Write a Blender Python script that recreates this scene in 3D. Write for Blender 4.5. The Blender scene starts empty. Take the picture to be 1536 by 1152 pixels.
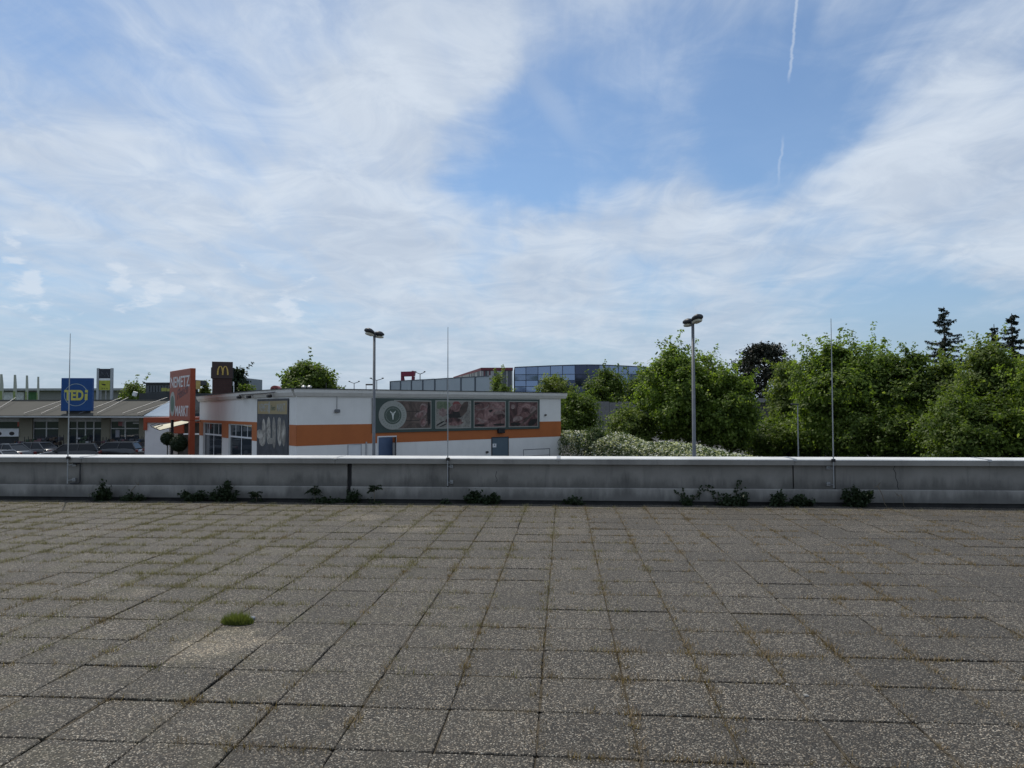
import bpy, bmesh, math, random
import numpy as np
from mathutils import Vector, Matrix, noise as mnoise

SC = bpy.context.scene
COL = SC.collection
rad = math.radians

# ------------------------------------------------------------------ camera
FPX = 1065.0                       # focal length in pixels of a 1536 wide picture
YAW, PITCH, ROLL = rad(4.13), rad(1.94), rad(0.10)
EYE = Vector((0, 0, 1.68))
FWD_H = Vector((-math.sin(YAW), math.cos(YAW), 0))
RIGHT_H = Vector((math.cos(YAW), math.sin(YAW), 0))
ZUP = Vector((0, 0, 1))
FWD = FWD_H * math.cos(PITCH) + ZUP * math.sin(PITCH)
UP0 = ZUP * math.cos(PITCH) - FWD_H * math.sin(PITCH)
RIGHT = RIGHT_H * math.cos(ROLL) - UP0 * math.sin(ROLL)
UP = UP0 * math.cos(ROLL) + RIGHT_H * math.sin(ROLL)
cam_d = bpy.data.cameras.new('camera')
cam_d.sensor_width = 36.0
cam_d.lens = FPX / 1536 * 36
cam_d.clip_end = 30000
cam_d.clip_start = 0.05
cam = bpy.data.objects.new('camera', cam_d)
COL.objects.link(cam)
m = Matrix((RIGHT, UP, -FWD)).transposed().to_4x4()
m.translation = EYE
cam.matrix_world = m
SC.camera = cam

def ray(px, py):
    return FWD + RIGHT * ((px - 768) / FPX) + UP * ((576 - py) / FPX)

def at(px, py, d):
    """world point seen at (px, py) of the survey picture, d metres ahead"""
    r = ray(px, py)
    return EYE + r * (d / r.dot(FWD_H))

GZ = -2.5                          # level of the car park below the roof deck
def on_ground(px, d, z=GZ):
    p = at(px, 612, d)
    return Vector((p.x, p.y, z))

# ------------------------------------------------------------------ light
SUN_AZ = rad(34)                   # left of straight ahead (+Y)
SUN_EL = rad(58)
SUN_DIR = Vector((-math.sin(SUN_AZ) * math.cos(SUN_EL), math.cos(SUN_AZ) * math.cos(SUN_EL), math.sin(SUN_EL)))
sun_d = bpy.data.lights.new('sun', 'SUN')
sun_d.energy = 3.2
sun_d.angle = rad(0.6)
sun_d.color = (1.0, 0.93, 0.81)
sun = bpy.data.objects.new('sun', sun_d)
COL.objects.link(sun)
sun.rotation_euler = SUN_DIR.to_track_quat('Z', 'Y').to_euler()
sun.location = (-20, 30, 60)
SC.view_settings.view_transform = 'Standard'
SC.view_settings.look = 'None'
SC.view_settings.exposure = 0.0
SC.view_settings.gamma = 1.0
SC.view_settings.use_curve_mapping = False
try:
    SC.cycles.max_bounces = 8
    SC.cycles.diffuse_bounces = 3
    SC.cycles.transmission_bounces = 4
    SC.cycles.transparent_max_bounces = 6
    SC.cycles.use_denoising = True
except Exception:
    pass

class Nodes:
    """small helper to write node graphs as expressions"""
    def __init__(self, tree):
        self.t = tree
        tree.nodes.clear()
    def n(self, kind, ins=None, **props):
        nd = self.t.nodes.new(kind)
        for k, v in props.items():
            setattr(nd, k, v)
        for k, v in (ins or {}).items():
            self.put(nd.inputs[k], v)
        return nd
    def put(self, sock, v):
        if isinstance(v, bpy.types.NodeSocket):
            self.t.links.new(v, sock)
        elif isinstance(v, bpy.types.Node):
            self.t.links.new(v.outputs[0], sock)
        else:
            if sock.type == 'RGBA' and hasattr(v, '__len__') and len(v) == 3:
                v = (*v, 1)
            sock.default_value = v
    def math(self, op, a, b=0.0, c=0.0, clamp=False):
        nd = self.n('ShaderNodeMath', {0: a, 1: b, 2: c}, operation=op)
        nd.use_clamp = clamp
        return nd.outputs[0]
    def vec(self, op, a, b=(0, 0, 0), s=None):
        nd = self.n('ShaderNodeVectorMath', {0: a, 1: b}, operation=op)
        if s is not None:
            self.put(nd.inputs['Scale'], s)
        return nd.outputs['Value'] if op in ('DOT_PRODUCT', 'LENGTH', 'DISTANCE') else nd.outputs[0]
    def mix(self, f, a, b, blend='MIX'):
        nd = self.n('ShaderNodeMix', data_type='RGBA', blend_type=blend)
        self.put(nd.inputs[0], f); self.put(nd.inputs[6], a); self.put(nd.inputs[7], b)
        return nd.outputs[2]
    def step(self, v, lo, hi, a=0.0, b=1.0):
        nd = self.n('ShaderNodeMapRange', {0: v, 1: lo, 2: hi, 3: a, 4: b}, interpolation_type='SMOOTHSTEP')
        return nd.outputs[0]
    def noise(self, vec, scale, detail=4, rough=0.5, dist=0.0):
        nd = self.n('ShaderNodeTexNoise', {'Scale': scale, 'Detail': detail, 'Roughness': rough, 'Distortion': dist})
        if vec is not None:
            self.put(nd.inputs['Vector'], vec)
        return nd
    def ramp(self, v, stops):
        nd = self.n('ShaderNodeValToRGB', {0: v})
        e = nd.color_ramp.elements
        while len(e) < len(stops):
            e.new(0.5)
        for el, (p, c) in zip(e, stops):
            el.position = p
            el.color = (*c, 1) if len(c) == 3 else c
        return nd.outputs[0]

world = bpy.data.worlds.new('World')
SC.world = world
world.use_nodes = True
W = Nodes(world.node_tree)
sky = W.n('ShaderNodeTexSky', sky_type='NISHITA')
sky.sun_disc = False
sky.sun_elevation = SUN_EL
sky.sun_rotation = -SUN_AZ
sky.altitude = 200
sky.air_density = 1.0
sky.dust_density = 0.3
sky.ozone_density = 1.0
d0 = W.vec('NORMALIZE', W.n('ShaderNodeTexCoord').outputs['Generated'])
sep = W.n('ShaderNodeSeparateXYZ', {0: d0})
hz = W.math('MAXIMUM', W.math('ADD', sep.outputs['Z'], 0.13), 0.03)
pl = W.n('ShaderNodeCombineXYZ', {0: W.math('DIVIDE', sep.outputs['X'], hz), 1: W.math('DIVIDE', sep.outputs['Y'], hz), 2: 0.0}).outputs[0]
warp = W.vec('SUBTRACT', W.noise(W.vec('MULTIPLY', d0, (1, 1, 2.2)), 5.0, 4, 0.55).outputs['Color'], (0.5, 0.5, 0.5))
dw = W.vec('NORMALIZE', W.vec('ADD', d0, W.vec('SCALE', warp, s=0.20)))
dw2 = W.vec('NORMALIZE', W.vec('ADD', d0, W.vec('SCALE', warp, s=0.05)))

def blob(px, py, deg, w, src=None):
    c = ray(px, py).normalized()
    k = math.cos(rad(deg))
    dd = W.vec('DOT_PRODUCT', src or dw, tuple(c))
    v = W.n('ShaderNodeMapRange', {0: dd, 1: k, 2: 1.0, 3: 0.0, 4: w}, interpolation_type='SMOOTHSTEP').outputs[0]
    return v

def total(vals):
    s = vals[0]
    for v in vals[1:]:
        s = W.math('ADD', s, v)
    return s

# broad veil of high cloud, its thin places and its thick places
big = W.noise(pl, 1.1, 6, 0.55, 0.6).outputs[0]
streak_v = W.n('ShaderNodeMapping', {'Vector': pl, 'Rotation': (0, 0, rad(24)), 'Scale': (4.2, 0.6, 1)}).outputs[0]
streak = W.noise(streak_v, 1.6, 7, 0.60, 0.7).outputs[0]
fine = W.noise(pl, 3.6, 8, 0.62, 1.1).outputs[0]
holes = [(775, 240, 7, -.36), (700, 232, 4, -.14), (850, 200, 7, -.24), (935, 245, 6, -.20), (1000, 120, 8, -.15), (1100, 60, 9, -.13),
         (1200, 150, 9, -.26), (1120, 215, 7, -.24), (1330, 90, 7, -.16), (1240, 40, 6, -.08), (10, 5, 9, -.14), (305, 165, 6, -.18), (170, 50, 7, -.06),
         (1230, 435, 7, -.22), (1400, 440, 8, -.24), (1500, 500, 8, -.28), (1320, 500, 6, -.18), (980, 442, 3, -.18), (720, 375, 3, -.24),
         (100, 120, 9, -.04), (180, 395, 8, -.10), (60, 520, 9, -.05), (420, 372, 5, -.12), (340, 40, 8, -.05), (640, 320, 3, -.10), (900, 60, 6, -.08)]
bumps = [(300, 265, 15, .20), (560, 300, 12, .20), (120, 290, 10, .14), (640, 110, 9, .18), (500, 40, 8, .12), (770, 60, 5, .14), (1450, 230, 10, .26), (1290, 320, 8, .24),
         (1060, 330, 8, .26), (850, 390, 8, .26), (1500, 385, 3.5, .42), (640, 440, 12, .16), (1380, 150, 6, .16), (1270, 30, 3.5, .16), (1080, 480, 9, .14)]
shape = total([blob(*b) for b in holes + bumps])
cov = total([W.math('MULTIPLY', W.math('SUBTRACT', big, 0.5), 0.9), W.math('MULTIPLY', W.math('SUBTRACT', streak, 0.5), 0.62),
             W.math('MULTIPLY', W.math('SUBTRACT', fine, 0.5), 0.58), shape])
ra, rb = ray(735, 10).normalized(), ray(905, 265).normalized()      # old spread-out trail, now a soft band
rn = ra.cross(rb).normalized(); rl = (rb - ra * rb.dot(ra)).normalized()
rpos = W.vec('DOT_PRODUCT', d0, tuple(rl))
band = W.math('MULTIPLY', W.step(W.math('ABSOLUTE', W.math('ADD', W.vec('DOT_PRODUCT', d0, tuple(rn)), W.math('MULTIPLY', W.math('SUBTRACT', fine, 0.5), 0.03))), 0.042, 0.0),
              W.math('MULTIPLY', W.step(rpos, -0.15, 0.02), W.step(rpos, math.sin(ra.angle(rb)) * 1.15, math.sin(ra.angle(rb)) * 0.5)))
veil = W.math('MAXIMUM', W.step(cov, -0.58, 0.46, 0.10, 0.96), W.math('MULTIPLY', band, 0.32))
# small fair-weather puffs low over the horizon
pf = W.noise(W.vec('MULTIPLY', d0, (1, 1, 2.6)), 26, 4, 0.6, 0.3).outputs[0]
puffs = [(248, 433, 1.9, .52), (30, 410, 1.7, .36), (75, 432, 1.8, .38), (170, 415, 1.5, .45), (195, 450, 2.0, .46), (20, 345, 1.5, .38), (400, 462, 3.0, .36), (450, 462, 2.4, .34), (370, 411, 1.4, .42),
         (452, 411, 1.3, .42), (30, 460, 2.2, .40), (800, 462, 1.6, .36), (25, 378, 1.2, .36), (320, 436, 1.0, .40), (110, 488, 2.6, .34)]
pm = total([blob(a, b, r, w, dw2) for a, b, r, w in puffs])
puff = W.step(W.math('ADD', pm, W.math('MULTIPLY', W.math('SUBTRACT', pf, 0.5), 1.3)), 0.40, 0.66, 0.0, 0.62)
# vapour trail: a band on the great circle through two directions
ta, tb = ray(1199, -30).normalized(), ray(1166, 285).normalized()
tn = ta.cross(tb).normalized()
along = (tb - ta * tb.dot(ta)).normalized()
dist = W.math('ABSOLUTE', W.math('ADD', W.vec('DOT_PRODUCT', d0, tuple(tn)), W.math('MULTIPLY', W.math('SUBTRACT', pf, 0.5), 0.007)))
tpos = W.vec('DOT_PRODUCT', d0, tuple(along))
tl = ta.angle(tb)
t_on = W.math('MULTIPLY', W.step(tpos, -0.3, -0.1), W.step(tpos, math.sin(tl * 0.995), math.sin(tl * 0.90)))
t_gap = W.math('SUBTRACT', 1.0, W.math('MULTIPLY', W.step(tpos, math.sin(tl * 0.40), math.sin(tl * 0.48)), W.step(tpos, math.sin(tl * 0.80), math.sin(tl * 0.70))))
t_w = W.math('MULTIPLY', W.step(dist, 0.0026, 0.0002), W.math('MULTIPLY', W.math('MULTIPLY', t_on, t_gap), W.step(tpos, 0.3, 0.0, 0.16, 0.42)))

# cloud colour: bright where thick, bluish where thin
grey = W.noise(pl, 1.7, 3, 0.5, 0.2).outputs[0]
ccol = W.mix(W.math('ADD', W.math('MULTIPLY', W.step(grey, 0.3, 0.7), 0.55), W.math('MULTIPLY', W.step(fine, 0.32, 0.68), 0.45)), (0.485, 0.565, 0.69), (0.70, 0.775, 0.87))
elev = W.step(sep.outputs['Z'], 0.02, 0.34)
ccol = W.mix(elev, W.mix(0.35, ccol, (0.47, 0.565, 0.67)), ccol)
tint = W.mix(1.0, sky.outputs[0], (0.83, 1.0, 1.12), 'MULTIPLY')
low = W.step(sep.outputs['Z'], 0.26, 0.0, 0.0, 0.80)          # pale air low over the horizon
tint = W.mix(low, tint, (2.9, 3.9, 5.4))
bg_sky = W.n('ShaderNodeBackground', {'Color': tint, 'Strength': 0.102})
bg_cloud = W.n('ShaderNodeBackground', {'Color': ccol, 'Strength': 1.0})
bg_puff = W.n('ShaderNodeBackground', {'Color': (0.70, 0.77, 0.86), 'Strength': 1.0})
mx1 = W.n('ShaderNodeMixShader', {0: veil, 1: bg_sky, 2: bg_cloud})
mx2 = W.n('ShaderNodeMixShader', {0: W.math('MAXIMUM', puff, t_w), 1: mx1, 2: bg_puff})
W.n('ShaderNodeOutputWorld', {0: mx2})
world.cycles.sampling_method = 'MANUAL'; world.cycles.sample_map_resolution = 512

# ================================================================== helpers
def tag(o, label=None, cat=None, group=None, kind=None):
    if label: o['label'] = label
    if cat: o['category'] = cat
    if group: o['group'] = group
    if kind: o['kind'] = kind
    return o

def thing(name, loc, label, cat, rz=0.0, group=None):
    o = bpy.data.objects.new(name, None)
    o.empty_display_size = 0.2
    COL.objects.link(o)
    o.location = loc
    o.rotation_euler = (0, 0, rz)
    return tag(o, label, cat, group)

def link_mesh(name, me, mat=None, parent=None):
    if mat is not None and not me.materials:
        for mm in (mat if isinstance(mat, (list, tuple)) else [mat]):
            me.materials.append(mm)
    o = bpy.data.objects.new(name, me)
    COL.objects.link(o)
    if parent is not None:
        o.parent = parent
    return o

class MB:
    def __init__(self):
        self.v = []; self.f = []; self.mi = []; self.cur = 0
    def add(self, vs, fs):
        b = len(self.v)
        self.v += [tuple(p) for p in vs]
        for f in fs:
            self.f.append([b + i for i in f]); self.mi.append(self.cur)
        return self
    def box(self, x0, x1, y0, y1, z0, z1):
        return self.add([(x0, y0, z0), (x1, y0, z0), (x1, y1, z0), (x0, y1, z0), (x0, y0, z1), (x1, y0, z1), (x1, y1, z1), (x0, y1, z1)],
                        [(3, 2, 1, 0), (4, 5, 6, 7), (0, 1, 5, 4), (1, 2, 6, 5), (2, 3, 7, 6), (3, 0, 4, 7)])
    def bbox(self, x0, x1, y0, y1, z0, z1, b=0.01):
        """box with bevelled edges"""
        bm = bmesh.new()
        mm = Matrix.Translation(((x0 + x1) / 2, (y0 + y1) / 2, (z0 + z1) / 2)) @ Matrix.Diagonal((x1 - x0, y1 - y0, z1 - z0, 1))
        bmesh.ops.create_cube(bm, size=1, matrix=mm)
        bmesh.ops.bevel(bm, geom=bm.edges[:], offset=b, segments=1, affect='EDGES')
        self.add([v.co for v in bm.verts], [[v.index for v in f.verts] for f in bm.faces])
        bm.free()
        return self
    def tube(self, pts, rs, n=8, cap=True):
        pts = [Vector(p) for p in pts]
        if not hasattr(rs, '__len__'): rs = [rs] * len(pts)
        vs = []; fs = []
        prev = None
        for i, p in enumerate(pts):
            t = (pts[min(i + 1, len(pts) - 1)] - pts[max(i - 1, 0)]).normalized()
            if prev is None:
                a = t.orthogonal().normalized()
            else:
                a = (prev - t * prev.dot(t)).normalized()
            prev = a
            bb = t.cross(a)
            for k in range(n):
                an = 2 * math.pi * k / n
                vs.append(p + (a * math.cos(an) + bb * math.sin(an)) * rs[i])
        for i in range(len(pts) - 1):
            for k in range(n):
                k2 = (k + 1) % n
                fs.append((i * n + k, i * n + k2, (i + 1) * n + k2, (i + 1) * n + k))
        if cap:
            fs.append(tuple(range(n))[::-1])
            fs.append(tuple((len(pts) - 1) * n + k for k in range(n)))
        return self.add(vs, fs)
    def prism(self, poly, a, b, axis='y'):
        """poly in the two other axes (in order), extruded from a to b along axis"""
        def mk(p, t):
            return (p[0], t, p[1]) if axis == 'y' else ((t, p[0], p[1]) if axis == 'x' else (p[0], p[1], t))
        n = len(poly)
        vs = [mk(p, a) for p in poly] + [mk(p, b) for p in poly]
        fs = [tuple(range(n)), tuple(range(2 * n - 1, n - 1, -1))]
        for i in range(n):
            j = (i + 1) % n
            fs.append((i, n + i, n + j, j))
        return self.add(vs, fs)
    def ngon(self, cx, cz, rx, rz, y0, y1, n=24, axis='y'):
        return self.prism([(cx + rx * math.cos(2 * math.pi * i / n), cz + rz * math.sin(2 * math.pi * i / n)) for i in range(n)], y0, y1, axis)
    def ring(self, cx, cz, r0, r1, y0, y1, n=32, axis='y', sx=1.0):
        def mk(r, t, y):
            a = 2 * math.pi * t / n
            p = (cx + sx * r * math.cos(a), cz + r * math.sin(a))
            return (p[0], y, p[1]) if axis == 'y' else (y, p[0], p[1])
        vs = []
        for t in range(n):
            vs += [mk(r0, t, y0), mk(r1, t, y0), mk(r1, t, y1), mk(r0, t, y1)]
        fs = []
        for t in range(n):
            u = (t + 1) % n
            for q in range(4):
                w = (q + 1) % 4
                fs.append((4 * t + q, 4 * t + w, 4 * u + w, 4 * u + q))
        return self.add(vs, fs)
    def mesh(self, name, smooth=False, fix=True):
        me = bpy.data.meshes.new(name)
        me.from_pydata(self.v, [], self.f)
        if any(self.mi):
            me.polygons.foreach_set('material_index', self.mi)
        if fix:
            bm = bmesh.new(); bm.from_mesh(me)
            bmesh.ops.recalc_face_normals(bm, faces=bm.faces[:])
            bm.to_mesh(me); bm.free()
        if smooth:
            me.polygons.foreach_set('use_smooth', [True] * len(me.polygons))
        me.update()
        return me
    def build(self, name, mat, parent=None, smooth=False, loc=None):
        o = link_mesh(name, self.mesh(name, smooth), mat, parent)
        if loc is not None: o.location = loc
        return o

def quads_mesh(name, V, nper=4):
    """V: (n, nper, 3) array of faces"""
    n = V.shape[0]
    me = bpy.data.meshes.new(name)
    me.vertices.add(n * nper); me.loops.add(n * nper); me.polygons.add(n)
    me.vertices.foreach_set('co', V.reshape(-1).astype(np.float32))
    me.loops.foreach_set('vertex_index', np.arange(n * nper, dtype=np.int32))
    me.polygons.foreach_set('loop_start', np.arange(0, n * nper, nper, dtype=np.int32))
    me.polygons.foreach_set('loop_total', np.full(n, nper, dtype=np.int32))
    me.update(calc_edges=True)
    return me

def text_mesh(name, s, size, mat, parent, mtx, bold=0.0, shear=0.0, extr=0.01, width=None, spacing=1.0):
    cu = bpy.data.curves.new(name, 'FONT')
    cu.body = s; cu.size = size; cu.extrude = extr; cu.offset = bold; cu.shear = shear
    cu.align_x = 'CENTER'; cu.align_y = 'CENTER'; cu.space_character = spacing
    tmp = bpy.data.objects.new(name, cu)
    COL.objects.link(tmp)
    bpy.context.view_layer.update()
    me = bpy.data.meshes.new_from_object(tmp)
    bpy.data.objects.remove(tmp); bpy.data.curves.remove(cu)
    xs = [v.co.x for v in me.vertices]; ys = [v.co.y for v in me.vertices]
    cx, cy = (min(xs) + max(xs)) / 2, (min(ys) + max(ys)) / 2
    k = (width / (max(xs) - min(xs))) if width else 1.0
    for v in me.vertices:
        v.co = mtx @ Vector(((v.co.x - cx) * k, v.co.y - cy, v.co.z))
    me.materials.clear()
    return link_mesh(name, me, mat, parent)

def face_y(x, y, z):      # text on a wall that faces -Y
    return Matrix.Translation((x, y, z)) @ Matrix.Rotation(math.pi / 2, 4, 'X')
def face_x(x, y, z):      # text on a wall that faces -X (reads from +Y to -Y)
    return Matrix.Translation((x, y, z)) @ Matrix.Rotation(-math.pi / 2, 4, 'Z') @ Matrix.Rotation(math.pi / 2, 4, 'X')

def lnk(o):
    return o.outputs[0]

MATS = {}
def M(name, col, rough=0.75, var=0.18, scale=2.5, metal=0.0, bump=0.0, bscale=40, spec=0.35, stain=0.0, streaks=0.0):
    if name in MATS: return MATS[name]
    mt = bpy.data.materials.new(name); mt.use_nodes = True
    N = Nodes(mt.node_tree)
    pos = N.n('ShaderNodeNewGeometry').outputs['Position']
    nz = N.noise(pos, scale, 5, 0.6).outputs[0]
    c = N.mix(N.step(nz, 0.25, 0.75), tuple(x * (1 - var) for x in col), tuple(min(1, x * (1 + var)) for x in col))
    if stain:
        st = N.noise(pos, scale * 0.35, 6, 0.65, 0.5).outputs[0]
        c = N.mix(N.step(st, 0.52, 0.75, 0, stain), c, tuple(x * 0.45 for x in col))
    if streaks:
        mp = N.vec('MULTIPLY', pos, (3.0, 3.0, 0.25))
        sk = N.noise(mp, 2.0, 5, 0.6).outputs[0]
        c = N.mix(N.step(sk, 0.52, 0.78, 0, streaks), c, tuple(x * 0.5 for x in col))
    b = N.n('ShaderNodeBsdfPrincipled', {'Base Color': c, 'Roughness': rough, 'Metallic': metal, 'Specular IOR Level': spec})
    if bump:
        bn = N.n('ShaderNodeBump', {'Strength': bump, 'Distance': 0.01, 'Height': N.noise(pos, bscale, 4, 0.6).outputs[0]})
        N.put(b.inputs['Normal'], bn)
    N.n('ShaderNodeOutputMaterial', {0: b})
    MATS[name] = mt
    return mt

def leaf_mat(name, dark, light, trans=0.35, spec=0.25, yellow=None, nscale=0.7):
    if name in MATS: return MATS[name]
    mt = bpy.data.materials.new(name); mt.use_nodes = True
    N = Nodes(mt.node_tree)
    g = N.n('ShaderNodeNewGeometry')
    nz = N.noise(g.outputs['Position'], nscale, 3, 0.6).outputs[0]
    f = N.math('ADD', N.math('MULTIPLY', g.outputs['Random Per Island'], 0.55), N.math('MULTIPLY', N.step(nz, 0.3, 0.7), 0.45))
    c = N.mix(f, dark, light)
    if yellow:
        c = N.mix(N.step(g.outputs['Random Per Island'], 0.90, 0.99), c, yellow)
    b = N.n('ShaderNodeBsdfPrincipled', {'Base Color': c, 'Roughness': 0.55, 'Specular IOR Level': spec})
    t = N.n('ShaderNodeBsdfTranslucent', {'Color': N.mix(1.0, c, (1.5, 1.6, 0.7), 'MULTIPLY')})
    N.n('ShaderNodeOutputMaterial', {0: N.n('ShaderNodeMixShader', {0: trans, 1: b, 2: t})})
    MATS[name] = mt
    return mt

# ================================================================== materials
def slab_material():
    mt = bpy.data.materials.new('exposed_aggregate'); mt.use_nodes = True
    N = Nodes(mt.node_tree)
    g = N.n('ShaderNodeNewGeometry')
    pos = g.outputs['Position']
    rnd = N.math('FRACT', N.math('ADD', N.n('ShaderNodeObjectInfo').outputs['Random'], g.outputs['Random Per Island']))
    vo = N.n('ShaderNodeTexVoronoi', {'Vector': N.vec('ADD', pos, N.vec('SCALE', N.noise(pos, 60, 2).outputs['Color'], s=0.006)), 'Scale': 132.0, 'Randomness': 1.0}, voronoi_dimensions='2D')
    sp = N.n('ShaderNodeSeparateColor', {0: vo.outputs['Color']})
    peb = N.ramp(sp.outputs[0], [(0.0, (0.007, 0.0061, 0.0050)), (0.45, (0.033, 0.0290, 0.024)), (0.70, (0.086, 0.0765, 0.064)), (0.88, (0.200, 0.181, 0.153)), (1.0, (0.43, 0.398, 0.343))])
    warm = N.mix(sp.outputs[1], (0.95, 1.0, 1.02), (1.10, 0.99, 0.86))
    peb = N.mix(1.0, peb, warm, 'MULTIPLY')
    edge = N.step(vo.outputs['Distance'], 0.38, 0.72)
    c = N.mix(edge, peb, (0.030, 0.026, 0.020))
    grit = N.noise(pos, 16, 4, 0.65).outputs[0]
    c = N.mix(N.step(grit, 0.50, 0.72, 0.0, 0.65), c, N.mix(1.0, c, (0.45, 0.43, 0.40), 'MULTIPLY'))
    # dirt film, per slab tone, bleached and mossy patches
    dirt = N.noise(pos, 1.1, 6, 0.62, 0.4).outputs[0]
    c = N.mix(N.step(dirt, 0.44, 0.70, 0.0, 0.38), c, (0.042, 0.037, 0.030))
    tone = N.math('MULTIPLY_ADD', rnd, 0.30, 0.88)
    c = N.mix(1.0, c, N.n('ShaderNodeCombineColor', {0: tone, 1: tone, 2: tone}).outputs[0], 'MULTIPLY')
    lich = N.noise(pos, 2.3, 7, 0.68, 0.6).outputs[0]
    c = N.mix(N.step(lich, 0.62, 0.74, 0.0, 0.32), c, (0.27, 0.25, 0.20))
    for px, py, r, k in ((330, 962, 0.34, .60), (300, 975, .26, .50), (395, 962, .2, .4), (610, 793, .35, .40), (650, 792, .2, .3), (545, 776, .4, .35), (850, 796, .35, .25), (1330, 798, .3, .2), (200, 892, .2, .3)):
        rr = ray(px, py); p = EYE + rr * (-EYE.z / rr.z)
        dd = N.vec('DISTANCE', N.vec('ADD', pos, N.vec('SCALE', N.vec('SUBTRACT', N.noise(pos, 6, 7, 0.72).outputs['Color'], (.5, .5, .5)), s=0.55)), tuple(p))
        c = N.mix(N.math('MULTIPLY', N.step(dd, r, r * 0.72), k * .8), c, N.mix(0.28, N.mix(1.0, peb, (2.1, 1.95, 1.7), 'MULTIPLY'), (0.26, 0.24, 0.195)))
    moss = N.noise(pos, 3.1, 5, 0.6).outputs[0]
    left = N.step(N.n('ShaderNodeSeparateXYZ', {0: pos}).outputs[0], 1.5, -4.5)
    c = N.mix(N.math('MULTIPLY', left, N.step(moss, 0.47, 0.66, 0.0, 0.30)), c, (0.085, 0.080, 0.042))
    # dried moss and silt that has spread from the joints over the slab edges
    sx = N.n('ShaderNodeSeparateXYZ', {0: pos})
    def jd(sock, o):
        f = N.math('FRACT', N.math('ADD', N.math('DIVIDE', N.math('SUBTRACT', sock, o), 0.4993), 100.0))
        return N.math('MINIMUM', f, N.math('SUBTRACT', 1.0, f))
    dj = N.math('MINIMUM', jd(sx.outputs[0], -0.14), N.math('MULTIPLY', jd(sx.outputs[1], 3.99), 1.3))
    jn = N.math('MULTIPLY_ADD', N.noise(pos, 1.7, 5, 0.65).outputs[0], 0.42, N.math('MULTIPLY', N.noise(pos, 19, 4, 0.6).outputs[0], 0.10))
    halo = N.step(N.math('SUBTRACT', jn, dj), 0.235, 0.32, 0.0, 0.40)
    c = N.mix(halo, c, N.mix(N.noise(pos, 45, 3).outputs[0], (0.055, 0.043, 0.026), (0.165, 0.128, 0.078)))
    hgt = N.math('ADD', N.math('MULTIPLY', N.math('SUBTRACT', 1.0, vo.outputs['Distance']), 0.7), N.math('MULTIPLY', N.noise(pos, 25, 3).outputs[0], 0.6))
    bn = N.n('ShaderNodeBump', {'Strength': 0.8, 'Distance': 0.006, 'Height': hgt})
    b = N.n('ShaderNodeBsdfPrincipled', {'Base Color': c, 'Roughness': 0.72, 'Specular IOR Level': 0.35, 'Normal': bn})
    N.n('ShaderNodeOutputMaterial', {0: b})
    return mt

def wall_concrete(name, col, stain_z=None, k=0.5):
    mt = bpy.data.materials.new(name); mt.use_nodes = True
    N = Nodes(mt.node_tree)
    pos = N.n('ShaderNodeNewGeometry').outputs['Position']
    a = N.noise(pos, 0.9, 6, 0.6, 0.3).outputs[0]
    c = N.mix(N.step(a, 0.3, 0.7), tuple(x * 0.80 for x in col), tuple(x * 1.12 for x in col))
    mp = N.vec('MULTIPLY', pos, (1.0, 1.0, 0.16))
    s = N.noise(mp, 4.5, 6, 0.65, 0.2).outputs[0]
    c = N.mix(N.step(s, 0.50, 0.74, 0, k), c, tuple(x * 0.42 for x in (col[0], col[1], col[2] * 1.08)))
    w = N.noise(mp, 9.0, 5, 0.6).outputs[0]
    c = N.mix(N.step(w, 0.62, 0.8, 0, 0.35), c, tuple(min(1, x * 1.5) for x in col))
    if stain_z is not None:        # grime that creeps up from the wet foot of the wall
        z = N.n('ShaderNodeSeparateXYZ', {0: pos}).outputs[2]
        e = N.math('ADD', z, N.math('MULTIPLY', N.math('SUBTRACT', N.noise(N.vec('MULTIPLY', pos, (1, 1, 0.3)), 2.2, 6, 0.65).outputs[0], 0.5), 0.75))
        c = N.mix(N.step(e, stain_z + 0.18, stain_z - 0.06, 0, 0.6), c, (0.052, 0.052, 0.050))
    bn = N.n('ShaderNodeBump', {'Strength': 0.35, 'Distance': 0.006, 'Height': N.noise(pos, 38, 5, 0.65).outputs[0]})
    b = N.n('ShaderNodeBsdfPrincipled', {'Base Color': c, 'Roughness': 0.85, 'Specular IOR Level': 0.25, 'Normal': bn})
    N.n('ShaderNodeOutputMaterial', {0: b})
    return mt

def glass_mat(name, tint=(0.03, 0.04, 0.05), rough=0.04, spec=0.6):
    mt = bpy.data.materials.new(name); mt.use_nodes = True
    N = Nodes(mt.node_tree)
    pos = N.n('ShaderNodeNewGeometry').outputs['Position']
    bn = N.n('ShaderNodeBump', {'Strength': 0.04, 'Distance': 0.05, 'Height': N.noise(pos, 0.6, 2).outputs[0]})
    b = N.n('ShaderNodeBsdfPrincipled', {'Base Color': tint, 'Roughness': rough, 'Specular IOR Level': spec, 'Normal': bn})
    N.n('ShaderNodeOutputMaterial', {0: b})
    return mt

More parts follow.
